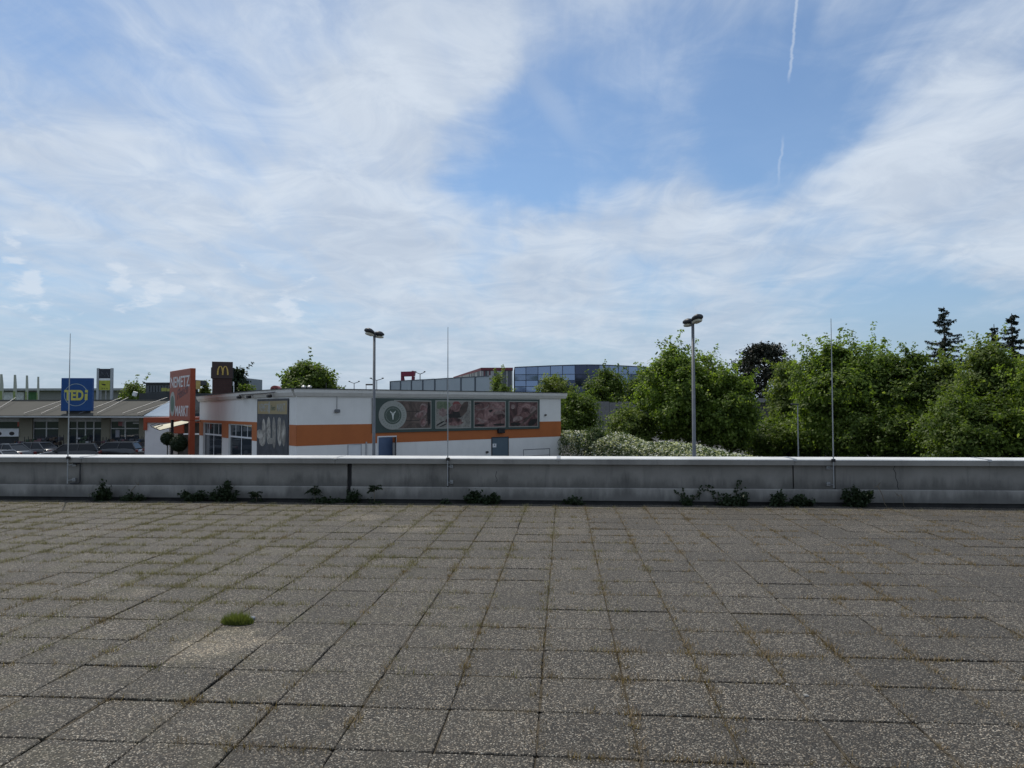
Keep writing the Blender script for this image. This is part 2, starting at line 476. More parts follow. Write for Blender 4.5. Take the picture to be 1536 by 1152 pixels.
SLAB = slab_material()
CONC = wall_concrete('parapet_concrete', (0.245, 0.234, 0.214), 0.31, 0.60)
PLINTH = wall_concrete('plinth_concrete', (0.30, 0.288, 0.265), 0.13, 0.45)
COPESHADE = wall_concrete('coping_shaded', (0.255, 0.245, 0.226), None, 0.40)  # greyer than the cap: shade on the front put into the colour
COPING = wall_concrete('coping_sheet', (0.60, 0.61, 0.61), None, 0.22)
SOIL = M('joint_soil', (0.060, 0.049, 0.034), 0.95, 0.6, 2.2, bump=0.6, bscale=90)
BITUMEN = M('bitumen', (0.036, 0.035, 0.034), 0.8, 0.3, 4, bump=0.4)
ASPHALT = M('asphalt', (0.055, 0.055, 0.057), 0.9, 0.2, 0.8, bump=0.3, stain=0.3)
GRASSG = M('grassland', (0.06, 0.085, 0.03), 0.95, 0.3, 0.15)
GALV = M('galvanised_steel', (0.34, 0.35, 0.36), 0.45, 0.15, 5, metal=0.6)
DARKMETAL = M('dark_metal', (0.05, 0.052, 0.058), 0.5, 0.2, 4, metal=0.3)
POLE = M('pole_grey', (0.16, 0.165, 0.175), 0.5, 0.15, 3, metal=0.3)
WHITEWALL = M('white_render', (0.76, 0.745, 0.715), 0.85, 0.04, 1.2, stain=0.05, streaks=0.10)
FASCIA = M('fascia_render', (0.74, 0.72, 0.68), 0.8, 0.05, 1.5, streaks=0.25)
ORANGE = M('orange_paint', (0.44, 0.135, 0.042), 0.75, 0.06, 1.5, streaks=0.08)
ROOFEDGE = M('roof_edge_metal', (0.07, 0.075, 0.075), 0.5, 0.2, 3, metal=0.4)
BARK = M('bark', (0.045, 0.035, 0.026), 0.95, 0.35, 8, bump=0.6)
WHITEFRAME = M('white_frame', (0.72, 0.73, 0.74), 0.5, 0.05)
GLASS = glass_mat('shop_glass')
BLACKP = M('black_plastic', (0.02, 0.02, 0.022), 0.5, 0.2)

# ================================================================== setting: ground
gm = MB()
R = 9000
gm.add([(R * math.cos(2 * math.pi * i / 48), R * math.sin(2 * math.pi * i / 48), GZ - 0.01) for i in range(48)], [tuple(range(48))])
tag(gm.build('ground', GRASSG), kind='structure')
cpm = MB(); cpm.box(-75, 30, 13.6, 140, GZ - 0.3, GZ)
tag(cpm.build('car_park', ASPHALT), kind='structure')
# ================================================================== the roof deck we stand on
WALLY = 12.70
deck = thing('roof_deck', (0, 0, 0), None, None)
tag(deck, kind='structure')
bed = MB(); bed.box(-15, 15, -3.0, 12.36, -0.35, -0.014)
bed.build('bedding', SOIL, deck)
gt = MB(); gt.box(-15, 15, 12.36, WALLY + 0.1, -0.35, -0.055)
gt.build('gutter', BITUMEN, deck)

rng = random.Random(11)
def slab_mesh(seed, sx=0.2467, sy=0.2463):
    r = random.Random(seed)
    out = []
    for (cx, cy) in ((-1, -1), (1, -1), (1, 1), (-1, 1)):
        c = r.choice([0.004, 0.006, 0.012, 0.005, 0.02 if r.random() < .3 else 0.006])
        a = (cx * sx, cy * (sy - c)); b = (cx * (sx - c), cy * sy)
        out += ([a, b] if cx * cy > 0 else [b, a]) if False else ([(cx * sx, cy * (sy - c)), (cx * (sx - c), cy * sy)] if cx * cy > 0 else [(cx * (sx - c), cy * sy), (cx * sx, cy * (sy - c))])
    pts = []
    for i in range(len(out)):
        a, b = out[i], out[(i + 1) % len(out)]
        pts.append(a)
        if math.hypot(b[0] - a[0], b[1] - a[1]) > 0.2:
            for t in (0.33, 0.67):
                p = (a[0] + (b[0] - a[0]) * t, a[1] + (b[1] - a[1]) * t)
                k = 1 - r.random() * 0.010
                pts.append((p[0] * k, p[1] * k))
    n = len(pts)
    mb = MB()
    vs = [(x, y, -0.05) for x, y in pts] + [(x, y, -0.004 - 0.002 * r.random()) for x, y in pts] + [(x * 0.980, y * 0.980, 0.0) for x, y in pts]
    fs = []
    for L in (0, 1):
        for i in range(n):
            j = (i + 1) % n
            fs.append((L * n + i, L * n + j, (L + 1) * n + j, (L + 1) * n + i))
    fs.append(tuple(2 * n + i for i in range(n)))
    mb.add(vs, fs)
    me = mb.mesh('paving_slab')
    me.materials.append(SLAB)
    return me
SLABS = [slab_mesh(s) for s in range(8)]
X0, Y0, PITCHS = -0.14, 3.99, 0.4993

def sag(x, y):
    return 0.012 * mnoise.noise((x * 0.35, y * 0.35, 1.7)) + 0.006 * mnoise.noise((x * 0.9, y * 0.9, 7.1))

cells = []
for j in range(-13, 17):
    for i in range(-29, 30):
        x = X0 + PITCHS * (i + 0.5); y = Y0 + PITCHS * (j + 0.5)
        v = Vector((x, y, 0)) - EYE
        zc = v.dot(FWD)
        vis = False
        if zc > 0.5:
            u = 768 + FPX * v.dot(RIGHT) / zc; w = 576 - FPX * v.dot(UP) / zc
            hw = 0.25 * FPX / zc
            vis = (-hw < u < 1536 + hw) and w < 1152 + 1680 * 0.25 * FPX / (zc * zc) / 1000 * 3
        cells.append((not vis, zc if vis else 99 + zc, i, j, x, y))
cells.sort()
stuff = MB()
for k, (hid, zc, i, j, x, y) in enumerate(cells):
    r = random.Random(i * 131 + j * 977)
    me = SLABS[r.randrange(8)]
    mtx = Matrix.Translation((x + r.uniform(-.004, .004), y + r.uniform(-.004, .004), sag(x, y) + r.uniform(-.0022, .0022))) @ \
        Matrix.Rotation(r.uniform(-.004, .004) + r.choice([0, 0, 0, 0, .007, -.007]), 4, 'X') @ Matrix.Rotation(r.uniform(-.005, .005), 4, 'Y') @ Matrix.Rotation(r.uniform(-.008, .008) + r.randrange(4) * math.pi / 2, 4, 'Z')
    if k < 300 and not hid:
        o = link_mesh('paving_slab', me, None, deck)
        o.matrix_local = mtx
    else:
        stuff.add([mtx @ v.co for v in me.vertices], [tuple(p.vertices) for p in me.polygons])
# last course, cut to fit along the gutter
for i in range(-29, 30):
    x = X0 + PITCHS * (i + 0.5); y = Y0 + PITCHS * 16 + 0.18
    mtx = Matrix.Translation((x, y, sag(x, y))) @ Matrix.Diagonal((1, 0.70, 1, 1))
    stuff.add([mtx @ v.co for v in SLABS[i % 8].vertices], [tuple(p.vertices) for p in SLABS[i % 8].polygons])
so = stuff.build('paving_slabs_beyond', SLAB, deck)
# silted joints: runs of earth and grit standing nearly level with the slabs
FILL = M('joint_silt', (.062, .050, .033), .95, .45, 3.0, bump=.5, bscale=120)
jf = MB(); r = random.Random(77)
for j in range(-8, 18):
    for i in range(-29, 30):
        x = X0 + PITCHS * i; y = Y0 + PITCHS * j
        for horiz in (0, 1):
            den = .35 + .9 * mnoise.noise((x * .45, y * .45, 4.0 + horiz * 9))
            if r.random() > den + (-.32 if horiz else .25): continue
            a = r.uniform(0, .25) * PITCHS; b = r.uniform(.6, 1.0) * PITCHS; n = 4
            for q in range(n):
                s0, s1 = a + (b - a) * q / n, a + (b - a) * (q + 1) / n
                w = .0075; h0, h1 = [sag(x, y) - r.uniform(.001, .007) for _ in range(2)]
                if horiz: v = [(x + s0, y - w, h0), (x + s1, y - w, h1), (x + s1, y + w, h1), (x + s0, y + w, h0)]
                else: v = [(x - w, y + s0, h0), (x + w, y + s0, h0), (x + w, y + s1, h1), (x - w, y + s1, h1)]
                if y + s1 < 12.3: jf.add(v, [(0, 1, 2, 3)])
jfo = jf.build('joint_silt', FILL, deck)
jfo['kind'] = 'stuff'
so['kind'] = 'stuff'

# ------------------------------------------------ parapet
par = thing('parapet_wall', (0, WALLY, 0), 'long grey concrete parapet wall with pale metal coping along the roof edge', 'wall')
def wx(px, d=12.55):       # along the wall: picture column -> x
    r = ray(px, 720); t = (WALLY) / r.y
    return r.x * t
jx = [-15.2, wx(524), wx(672) - .02, wx(1190), wx(1252), 15.2]
g0 = 0.004
for a, b in ((-15.2, wx(521)), (wx(527), wx(671)), (wx(673.5), wx(1189.5)), (wx(1190.6), wx(1250)), (wx(1253), 15.2)):
    mb = MB(); mb.bbox(a + g0, b - g0, 0, 0.55, 0.255, 0.75, 0.006)
    mb.build('wall_panel', CONC, par)
for a, b in ((-15.2, wx(521)), (wx(527), 15.2)):
    mb = MB()
    mb.prism([(-0.045, 0.045), (-0.045, 0.252), (-0.030, 0.266), (0.50, 0.266), (0.50, 0.045)], a, b, 'x')
    mb.build('plinth', PLINTH, par)
mb = MB(); mb.box(-15.2, 15.2, 0.0, 0.50, GZ, 0.043)
mb.build('foot', BITUMEN, par)
mb = MB(); mb.box(-15.2, 15.2, 0.40, 0.60, GZ, 0.690)
mb.build('outer_skin', CONC, par)
mb = MB(); mb.box(wx(520), wx(528), 0.06, 0.30, -0.02, 0.70)
mb.build('expansion_joint', BLACKP, par)
cj = [-15.2, wx(-170), wx(127), wx(505), wx(838), wx(1190), wx(1480), 15.2]
for a, b in zip(cj[:-1], cj[1:]):
    mb = MB()
    mb.prism([(-0.10, 0.685), (-0.10, 0.770), (-0.088, 0.783), (0.430, 0.788), (0.66, 0.700), (0.66, 0.685), (0.62, 0.685), (0.42, 0.752), (-0.07, 0.752), (-0.07, 0.685)], a + 0.003, b - 0.003, 'x')
    cp = mb.build('coping', COPESHADE, par)
    mb = MB(); mb.prism([(-0.104, 0.770), (-0.104, 0.777), (-0.090, 0.789), (0.432, 0.794), (0.432, 0.789), (-0.088, 0.7845)], a + 0.004, b - 0.004, 'x')
    mb.build('cap_sheet', COPING, cp)
    if b < 15:
        mb = MB(); mb.prism([(-0.109, 0.755), (-0.109, 0.778), (-0.092, 0.7935), (0.434, 0.7985), (0.434, 0.7955), (-0.091, 0.7905), (-0.1055, 0.777), (-0.1055, 0.755)], b - 0.035, b + 0.035, 'x')
        mb.build('seam_cover', GALV, cp)
# hairline crack and small scars on the plaster
ck = MB()
def ribbon(pts, w):
    for (a, b), (c, d) in zip(pts[:-1], pts[1:]):
        ck.add([(a - w, -0.003, b), (a + w, -0.003, b), (c + w, -0.003, d), (c - w, -0.003, d)], [(0, 1, 2, 3)])
cx = wx(1343)
ribbon([(cx, .68), (cx - .03, .62), (cx + .01, .55), (cx + .005, .47), (cx + .04, .38), (cx + .03, .33), (cx + .05, .27)], .005)
cx = wx(745)
ribbon([(cx, .55), (cx - .02, .46), (cx + .01, .40), (cx - .01, .36)], .004)
ck.build('crack', BLACKP, par)

# lightning rods on the parapet
def rod(px, ptop, label, side, extra=False):
    base = (wx(px), WALLY - 0.14, 0.30)
    x = base[0]
    top = at(px, ptop, 12.5).z
    t = thing('lightning_rod', base, label, 'lightning rod', group='lightning rods on the parapet')
    m1 = MB(); m1.tube([(0, 0, 0), (0, 0, 0.50), (0, 0, top - .30 - .9), (0, 0, top - .30)], [.011, .011, .009, .005], 8)
    m1.build('mast', GALV, t)
    for z in (0.06, 0.34):
        m2 = MB(); m2.tube([(0.0, 0.0, z), (side * .05, 0.07, z), (side * .05, 0.15, z)], .008, 6); m2.box(side * .05 - .03, side * .05 + .03, 0.10, 0.145, z - .03, z + .03)
        m2.build('bracket', GALV, t)
    m3 = MB(); m3.bbox(-.03, .035, -.012, 0.03, .445, .50, .006)
    m3.build('clamp', BLACKP, t)
    if extra:
        m4 = MB()
        m4.tube([(.04, .09, .36), (.16, .10, .36), (.17, .10, .33), (.17, .10, .02), (.15, .10, .0), (-.02, .10, -.01)], .012, 6)
        m4.build('conductor', DARKMETAL, t)
    return t
rod(109, 494, 'thin steel lightning rod beside a bent dark conductor, in line with the blue shop sign', 1, True)
rod(673.5, 489, 'thin steel lightning rod standing between the two parking lamps over the picture panels', 1)
rod(1246, 481, 'thin steel lightning rod in front of the leafy trees right of a wall joint', -1)

# ================================================================== store with the orange band
C0 = at(445, 612, 38.0); C0.z = GZ
SA = rad(38.7) + YAW
ST_U = Vector((math.cos(SA), math.sin(SA), 0)); ST_V = Vector((-math.sin(SA), math.cos(SA), 0))
SL, SW, SH = 19.15, 18.4, 5.22
def FR(px, py):
    """point on the long facade -> (u, height)"""
    r = ray(px, py); o = EYE - C0
    t = -o.dot(ST_V) / r.dot(ST_V); p = o + r * t
    return p.dot(ST_U), p.z
def FL(px, py):
    r = ray(px, py); o = EYE - C0
    t = -o.dot(ST_U) / r.dot(ST_U); p = o + r * t
    return p.dot(ST_V), p.z
store = thing('meat_market', C0, 'white flat-roofed butcher market with orange band and meat pictures', 'building', SA)
w = MB()
w.box(0.003, SL, 0, 0.3, 0, 4.86)                 # long facade
w.box(SL - 0.3, SL, 0.3, SW, 0, 4.86)
w.box(0.3, SL - 0.3, SW - 0.3, SW, 0, 4.86)
WIN = [(FL(378, 640)[0], FL(343, 640)[0]), (FL(333, 640)[0], FL(305, 640)[0])]
head = FL(360, 636.5)[1]
yy = 0.3
cuts = [0.3] + [v for a, b in WIN for v in (a, b)] + [SW - 0.3]
for a, b in zip(cuts[0::2], cuts[1::2]):
    w.box(0, 0.3, a, b, 0, head)
w.box(0, 0.3, 0.3, SW - 0.3, head, 4.86)
w.box(0.003, 0.3, SW - 0.3, SW - 0.002, 0, 4.86)
w.build('wall', WHITEWALL, store)
rf = MB(); rf.box(0.05, SL - 0.05, 0.05, SW - 0.05, 4.70, 5.08)
rf.build('roof', M('roof_gravel', (0.2, 0.2, 0.19), 0.95), store)
fl = MB(); fl.box(0.31, SL - 0.31, 0.31, SW - 0.31, 0.0, 0.05)
fl.build('shop_floor', M('shop_floor', (0.18, 0.17, 0.16), 0.5), store)
iw = MB(); iw.box(4.5, 4.6, 0.31, SW - .31, 0.05, 4.68)
iw.build('partition', M('shop_inner_wall', (0.22, 0.20, 0.18), 0.9), store)

# cornice: panels with a sloping face that leans out to the roof edge
prof = [(-0.10, 4.84), (-0.23, 5.04), (-0.26, 5.22), (0.12, 5.22), (0.12, 4.84)]
fx = [FR(p, 590)[0] for p in (445, 540, 600, 657, 709, 757, 803)] + [SL + 0.42]
fx[0] = -0.25
for a, b in zip(fx[:-1], fx[1:]):
    mb = MB()
    if a < 0:
        mb.add([(p[0] if p[0] < 0 else 0.12, p[0], p[1]) for p in prof] + [(b - .006, p[0], p[1]) for p in prof],
               [tuple(range(5)), tuple(range(9, 4, -1))] + [(i, 5 + i, 5 + (i + 1) % 5, (i + 1) % 5) for i in range(5)])
    else:
        mb.prism(prof, a + .006, b - .006, 'x')
    mb.build('fascia_panel', FASCIA, store)
fy = [0.125, 1.6, 4.4, 7.4, 10.6, 14.0, SW]
for a, b in zip(fy[:-1], fy[1:]):
    mb = MB()
    dz = lambda y: -0.012 * max(0, y - 5.5)
    vs = []
    for y in (a + .006, b - .006):
        vs += [(p[0] + 0.0015, y if not (y < .2 and False) else y, p[1] + dz(y)) for p in prof]
    mb.add(vs, [tuple(range(5)), tuple(range(9, 4, -1))] + [(i, 5 + i, 5 + (i + 1) % 5, (i + 1) % 5) for i in range(5)])
    mb.build('fascia_panel', FASCIA, store)
mb = MB(); mb.box(-0.30, SL + 0.46, -0.30, 0.2, 5.223, 5.265); mb.box(-0.30, 0.2, 0.2, 5.5, 5.223, 5.262)
mb.add([(-.3, 5.5, 5.223), (.2, 5.5, 5.223), (.2, SW, 5.07), (-.3, SW, 5.07), (-.3, 5.5, 5.26), (.2, 5.5, 5.26), (.2, SW, 5.11), (-.3, SW, 5.11)], [(0, 1, 2, 3), (4, 5, 6, 7), (0, 1, 5, 4), (2, 3, 7, 6), (0, 3, 7, 4)])
mb.build('roof_edge', ROOFEDGE, store)

# orange band, a little proud of the render
tl, bl = FR(446, 637.5), FR(446, 669.2)
tr, br = FR(839.5, 632), FR(839.5, 654.5)
mb = MB()
pts = [(0.002, bl[1]), (SL + .004, br[1]), (SL + .004, tr[1]), (0.002, tl[1])]
mb.add([(x, -0.012, z) for x, z in pts] + [(x, 0.0, z) for x, z in pts], [(0, 1, 2, 3), (0, 1, 5, 4), (1, 2, 6, 5), (2, 3, 7, 6), (3, 0, 4, 7)])
mb.build('orange_band', ORANGE, store)
# orange frame of the shop windows on the entrance side
class Pieces:
    def box(self, *a):
        mb = MB(); mb.box(*a); mb.build('orange_frame', ORANGE, store)
ob = Pieces()
zt = FL(360, 635.0)[1]; zl = FL(360, 659)[1]
pa, pb = FL(434, 640)[0], FL(386, 640)[0]
ob.box(-0.012, 0, 0.0, pa - .01, bl[1], tl[1])
ob.box(-0.012, 0, pb + .02, WIN[0][0], zl, zt + .12)
ob.box(-0.012, 0, WIN[0][1], WIN[1][0], zl, zt + .12)
ob.box(-0.012, 0, WIN[1][1], SW, zl, zt + .12)
for a, b in WIN:
    ob.box(-0.012, 0, a, b, head + .003, zt + .12)
for a, b in WIN:
    wn = MB(); wn.box(0.12, 0.135, a + .05, b - .05, 0.1, head - .05)
    wo = wn.build('shop_window', GLASS, store)
    f = MB(); zt2 = FL(360, 656)[1]
    f.box(0.10, 0.18, a, b, 0.0, .09); f.box(0.10, 0.18, a, b, head - .07, head - .003); f.box(0.09, 0.19, a, b, zt2 - .05, zt2 + .05)
    for t in (0.0, 0.5, 1.0):
        y = a + (b - a) * t
        f.box(0.10, 0.18, max(a, y - .03), min(b, y + .03), .09, head - .07)
    for t in (0.25, 0.75):
        y = a + (b - a) * t
        f.box(0.105, 0.175, y - .03, y + .03, zt2, head - .07)
    f.build('window_frame', WHITEFRAME, wo)

# ------------------------------------------------ printed pictures
def print_mat(name, base, spots, scale=9.0):
    mt = bpy.data.materials.new(name); mt.use_nodes = True
    N = Nodes(mt.node_tree)
    tc = N.n('ShaderNodeTexCoord').outputs['Object']
    nz = N.noise(tc, scale * 0.35, 6, 0.6, 1.5).outputs[0]
    c = N.ramp(nz, [(0.30, base[0]), (0.45, base[1]), (0.58, base[2]), (0.75, base[3])])
    v = N.n('ShaderNodeTexVoronoi', {'Vector': tc, 'Scale': scale})
    c = N.mix(N.step(v.outputs['Distance'], 0.12, 0.28, 0.55, 0), c, spots)
    b = N.n('ShaderNodeBsdfPrincipled', {'Base Color': c, 'Roughness': 0.45, 'Specular IOR Level': 0.35})
    N.n('ShaderNodeOutputMaterial', {0: b})
    return mt
GREENB = M('sign_green', (0.055, 0.078, 0.070), 0.55, 0.08)
SILVER = M('print_silver', (0.33, 0.33, 0.30), 0.5, 0.08)
P_WOOD = print_mat('print_wood', [(0.05, .04, .035), (.09, .065, .055), (.14, .10, .085), (.20, .15, .13)], (.07, .05, .045), 3.0)
P_MEAT = print_mat('print_meat', [(.06, .030, .030), (.16, .085, .08), (.27, .16, .15), (.42, .30, .275)], (.24, .165, .155), 4.0)
P_DARKMEAT = print_mat('print_dark_meat', [(.025, .017, .017), (.075, .04, .04), (.16, .085, .082), (.30, .20, .19)], (.04, .025, .026), 4.0)
P_PALE = print_mat('print_pale_board', [(.13, .12, .11), (.22, .205, .18), (.28, .265, .235), (.34, .32, .285)], (.09, .07, .06), 6.0)
P_FAT = print_mat('print_fat', [(.12, .075, .07), (.20, .14, .13), (.28, .21, .195), (.34, .27, .25)], (.13, .07, .068), 5.0)
P_BLACK = M('print_black', (.025, .022, .022), .5, .3, 5)
P_RED = M('print_red', (.22, .06, .06), .45, .1, 5)
P_GREENL = M('print_leaf', (.13, .16, .10), .5, .3, 6)

sign = thing('picture_sign', C0 + ST_U * 10 - ST_V * 0.02 + Vector((0, 0, 3.0)), 'long dark green board with round silver crest and four meat pictures', 'sign', SA)
def SG(px, py):
    u, z = FR(px, py); return u - 10, z - 3.0
a0, b0 = SG(557.5, 649.5); a1, b1 = SG(808.5, 642.8)
t0 = SG(557.5, 597.0)[1]; t1 = SG(808.5, 599.2)[1]
def qpanel(mb, c, y0, y1):      # c: four (x, z) corners
    mb.add([(x, y0, z) for x, z in c] + [(x, y1, z) for x, z in c], [(0, 1, 2, 3), (4, 5, 6, 7), (0, 1, 5, 4), (1, 2, 6, 5), (2, 3, 7, 6), (3, 0, 4, 7)])
mb = MB(); qpanel(mb, [(a0, b0), (a1, b1), (a1, t1), (a0, t0)], -0.055, 0.0)
mb.build('backing_board', GREENB, sign)
def pic(pl, ptop_l, pbot_l, pr, ptop_r, pbot_r, mat, name='picture'):
    c = [SG(pl, pbot_l), SG(pr, pbot_r), SG(pr, ptop_r), SG(pl, ptop_l)]
    mb = MB(); qpanel(mb, c, -0.063, -0.056)
    fr = mb.build('picture_border', SILVER, sign)
    k = 0.055
    ci = [(c[0][0] + k, c[0][1] + k), (c[1][0] - k, c[1][1] + k), (c[2][0] - k, c[2][1] - k), (c[3][0] + k, c[3][1] - k)]
    mb = MB(); qpanel(mb, ci, -0.068, -0.0635)
    return mb.build(name, mat, sign), ci
def blobs(parent, ci, items, y=-0.070):
    """flat printed shapes: (material, u, v, ru, rv, angle) in picture fractions"""
    for k, (mat, u, v, ru, rv, ang) in enumerate(items):
        W_ = ci[1][0] - ci[0][0]; H_ = ci[3][1] - ci[0][1]
        cx, cz = ci[0][0] + u * W_, ci[0][1] + v * H_
        r = random.Random(k * 7 + int(u * 100))
        n = 18
        ca, sa = math.cos(rad(ang)), math.sin(rad(ang))
        pts = []
        for i in range(n):
            t = 2 * math.pi * i / n
            q = 1 + r.uniform(-.13, .13)
            x, z = ru * W_ * math.cos(t) * q, rv * H_ * math.sin(t) * q
            px_, pz_ = cx + x * ca - z * sa, cz + x * sa + z * ca
            px_ = min(max(px_, ci[0][0]), ci[1][0]); 
            f = (px_ - ci[0][0]) / W_
            pz_ = min(max(pz_, ci[0][1] + (ci[1][1] - ci[0][1]) * f), ci[3][1] + (ci[2][1] - ci[3][1]) * f)
            pts.append((px_, pz_))
        mb = MB(); mb.add([(p[0], y - 0.0006 * k, p[1]) for p in pts], [tuple(range(n))])
        mb.build('print', mat, parent)
p1, c1 = pic(590, 600, 644.3, 646, 601, 643.0, P_WOOD)
for f in (0.28, 0.62):           # gaps between the printed boards
    mb = MB(); H_ = c1[3][1] - c1[0][1]; z = c1[0][1] + f * H_
    mb.box(c1[0][0] + .5, c1[1][0] - .02, -0.0695, -0.0685, z - .015, z + .015); mb.build('print', P_BLACK, p1)
blobs(p1, c1, [(P_FAT, .82, .72, .12, .2, 60), (P_MEAT, .80, .70, .09, .17, 60), (P_FAT, .72, .52, .17, .12, 20), (P_MEAT, .70, .48, .11, .08, 30), (P_FAT, .78, .22, .10, .17, -20), (P_MEAT, .78, .22, .07, .12, -20), (P_BLACK, .95, .5, .05, .45, 0)])
p2, c2 = pic(652, 600.5, 643, 705.5, 601, 642, P_PALE)
blobs(p2, c2, [(P_GREENL, .2, .85, .2, .18, 0), (P_FAT, .18, .58, .12, .16, 0), (P_RED, .58, .88, .12, .14, 0), (P_MEAT, .55, .72, .2, .18, 20), (P_BLACK, .55, .48, .27, .13, 5), (P_WOOD, .80, .72, .10, .32, -35), (P_DARKMEAT, .50, .26, .24, .1, 0), (P_MEAT, .55, .15, .22, .08, 3), (P_DARKMEAT, .40, .60, .08, .1, 0), (P_BLACK, .12, .17, .13, .03, 25), (P_BLACK, .2, .09, .12, .02, 20)])
p3, c3 = pic(709.5, 601, 642, 757.5, 601.5, 641, P_MEAT)
blobs(p3, c3, [(P_BLACK, .12, .90, .16, .07, 0), (P_FAT, .22, .80, .25, .13, 8), (P_MEAT, .22, .83, .22, .10, 8), (P_FAT, .75, .82, .27, .14, -5), (P_MEAT, .76, .84, .23, .11, -5), (P_BLACK, .50, .62, .10, .05, 20), (P_MEAT, .25, .50, .24, .17, 0), (P_FAT, .80, .50, .22, .13, 0), (P_DARKMEAT, .72, .36, .28, .13, 12), (P_FAT, .25, .22, .22, .06, -25), (P_DARKMEAT, .40, .16, .20, .07, 20), (P_BLACK, .12, .07, .2, .05, 0), (P_BLACK, .8, .08, .2, .05, 0)])
p4, c4 = pic(762, 601.5, 640.8, 806, 602, 640, P_DARKMEAT)
blobs(p4, c4, [(P_MEAT, .60, .83, .30, .10, -8), (P_FAT, .12, .80, .07, .10, 30), (P_DARKMEAT, .45, .62, .25, .10, 10), (P_MEAT, .40, .40, .30, .15, 15), (P_FAT, .28, .30, .18, .10, 10), (P_FAT, .84, .66, .13, .16, 20), (P_WOOD, .70, .38, .40, .05, 35), (P_BLACK, .82, .15, .18, .12, 20), (P_BLACK, .2, .09, .18, .07, 0)])
# round crest
ccx, ccz = SG(588, 622.8)
RX = (SG(608.8, 622)[0] - SG(567, 622)[0]) / 2; RZ = (SG(588, 601.5)[1] - SG(588, 645)[1]) / 2
mb = MB(); mb.ngon(ccx, ccz, RX, RZ, -0.082, -0.056, 40)
crest = mb.build('crest', M('crest_silver', (.32, .33, .30), .5, .06), sign)
mb = MB(); mb.ring(ccx, ccz, .93, .97, -0.084, -0.081, 40)
for v in range(len(mb.v)):
    x, y, z = mb.v[v]; mb.v[v] = (ccx + (x - ccx) * RX, y, ccz + (z - ccz) * RZ)
mb.build('rim', SILVER, crest)
mb = MB(); mb.ngon(ccx, ccz, RX * .62, RZ * .62, -0.086, -0.080, 36)
mb.build('crest_field', M('crest_green', (.075, .10, .082), .5, .15, 8), crest)
CR_L = M('crest_line', (.24, .26, .23), .5, .1)
lv = MB()
for i in range(26):             # wreath leaves round the rim
    t = rad(200 + i * 12.0 if i < 26 else 0)
    if 60 < math.degrees(t) % 360 < 120: continue
    cx, cz = ccx + RX * .79 * math.cos(t), ccz + RZ * .79 * math.sin(t)
    for s in (-1, 1):
        a = t + math.pi / 2 + s * .6
        lx, lz = math.cos(a) * RX * .12, math.sin(a) * RZ * .12
        nx, nz = -lz * .3, lx * .3
        lv.add([(cx, -.0845, cz), (cx + lx * .5 + nx, -.0845, cz + lz * .5 + nz), (cx + lx, -.0845, cz + lz), (cx + lx * .5 - nx, -.0845, cz + lz * .5 - nz)], [(0, 1, 2, 3)])
lv.build('wreath', CR_L, crest)['kind'] = 'stuff'
mb = MB()
bp = [(-.02, -.36), (.04, -.36), (.05, -.12), (.10, .04), (.05, .06), (.0, .02), (-.05, .06), (-.10, .04), (-.05, -.12)]
mb.add([(ccx + x * RX, -.0875, ccz + z * RZ + .05) for x, z in bp], [tuple(range(len(bp)))])
hp_ = [(-.10, .06), (-.20, .16), (-.18, .26), (-.12, .17), (-.03, .10), (.03, .10), (.12, .17), (.18, .26), (.20, .16), (.10, .06)]
mb.add([(ccx + x * RX, -.0876, ccz + z * RZ + .05) for x, z in hp_], [tuple(range(len(hp_)))])
mb.build('bull_head', M('crest_white', (.62, .64, .60), .5, .05), crest)
mb = MB()
for i in range(30):
    t = 2 * math.pi * i / 30
    cx, cz = ccx + RX * .50 * math.cos(t), ccz + RZ * .50 * math.sin(t)
    mb.add([(cx - .02, -.0866, cz - .03), (cx + .02, -.0866, cz - .03), (cx + .02, -.0866, cz + .03), (cx - .02, -.0866, cz + .03)], [(0, 1, 2, 3)])
mb.build('crest_lettering', CR_L, crest)['kind'] = 'stuff'

# ------------------------------------------------ tall poster on the entrance side
def fL(px, py): return FL(px, py)
py_a, pz_t = FL(434, 597.5); py_b, _ = FL(387.5, 597.5)
pz_b = 0.9
poster = thing('tall_poster', C0 + ST_V * ((py_a + py_b) / 2) + Vector((0, 0, pz_b)) - ST_U * 0.02, 'tall dark poster of white loaves under a tan name strip', 'poster', SA)
hw = (py_b - py_a) / 2; H = pz_t - pz_b
mb = MB(); mb.box(-0.045, 0, -hw, hw, 0, H); mb.build('board', M('poster_slate', (.045, .05, .06), .5, .35, 2.5), poster)
z1, z0 = FL(410, 601.5)[1] - pz_b, FL(410, 621)[1] - pz_b
mb = MB(); mb.box(-0.049, -0.0452, -hw + .12, hw - .12, z0, z1); strip = mb.build('name_strip', M('poster_tan', (.33, .26, .13), .5, .06), poster)
text_mesh('lettering', 'NEMETZ', .62, SILVER, strip, face_x(-0.0525, hw * .52, (z0 + z1) / 2), .012, 0, .002, width=hw * .66)
text_mesh('lettering', 'MARKT', .62, SILVER, strip, face_x(-0.0525, -hw * .58, (z0 + z1) / 2), .012, 0, .002, width=hw * .52)
text_mesh('lettering', 'Fleisch', .42, P_GREENL, strip, face_x(-0.0525, -hw * .08, (z0 + z1) / 2 - .02), .006, .3, .002, width=hw * .30)
mb = MB(); mb.ngon(hw * .17, (z0 + z1) / 2, .16, .36, -.053, -.0495, 20, 'x'); mb.build('small_crest', SILVER, strip)
LOAF = print_mat('print_loaf', [(.07, .065, .06), (.26, .24, .21), (.46, .43, .38), (.58, .55, .49)], (.10, .09, .078), 3.2)
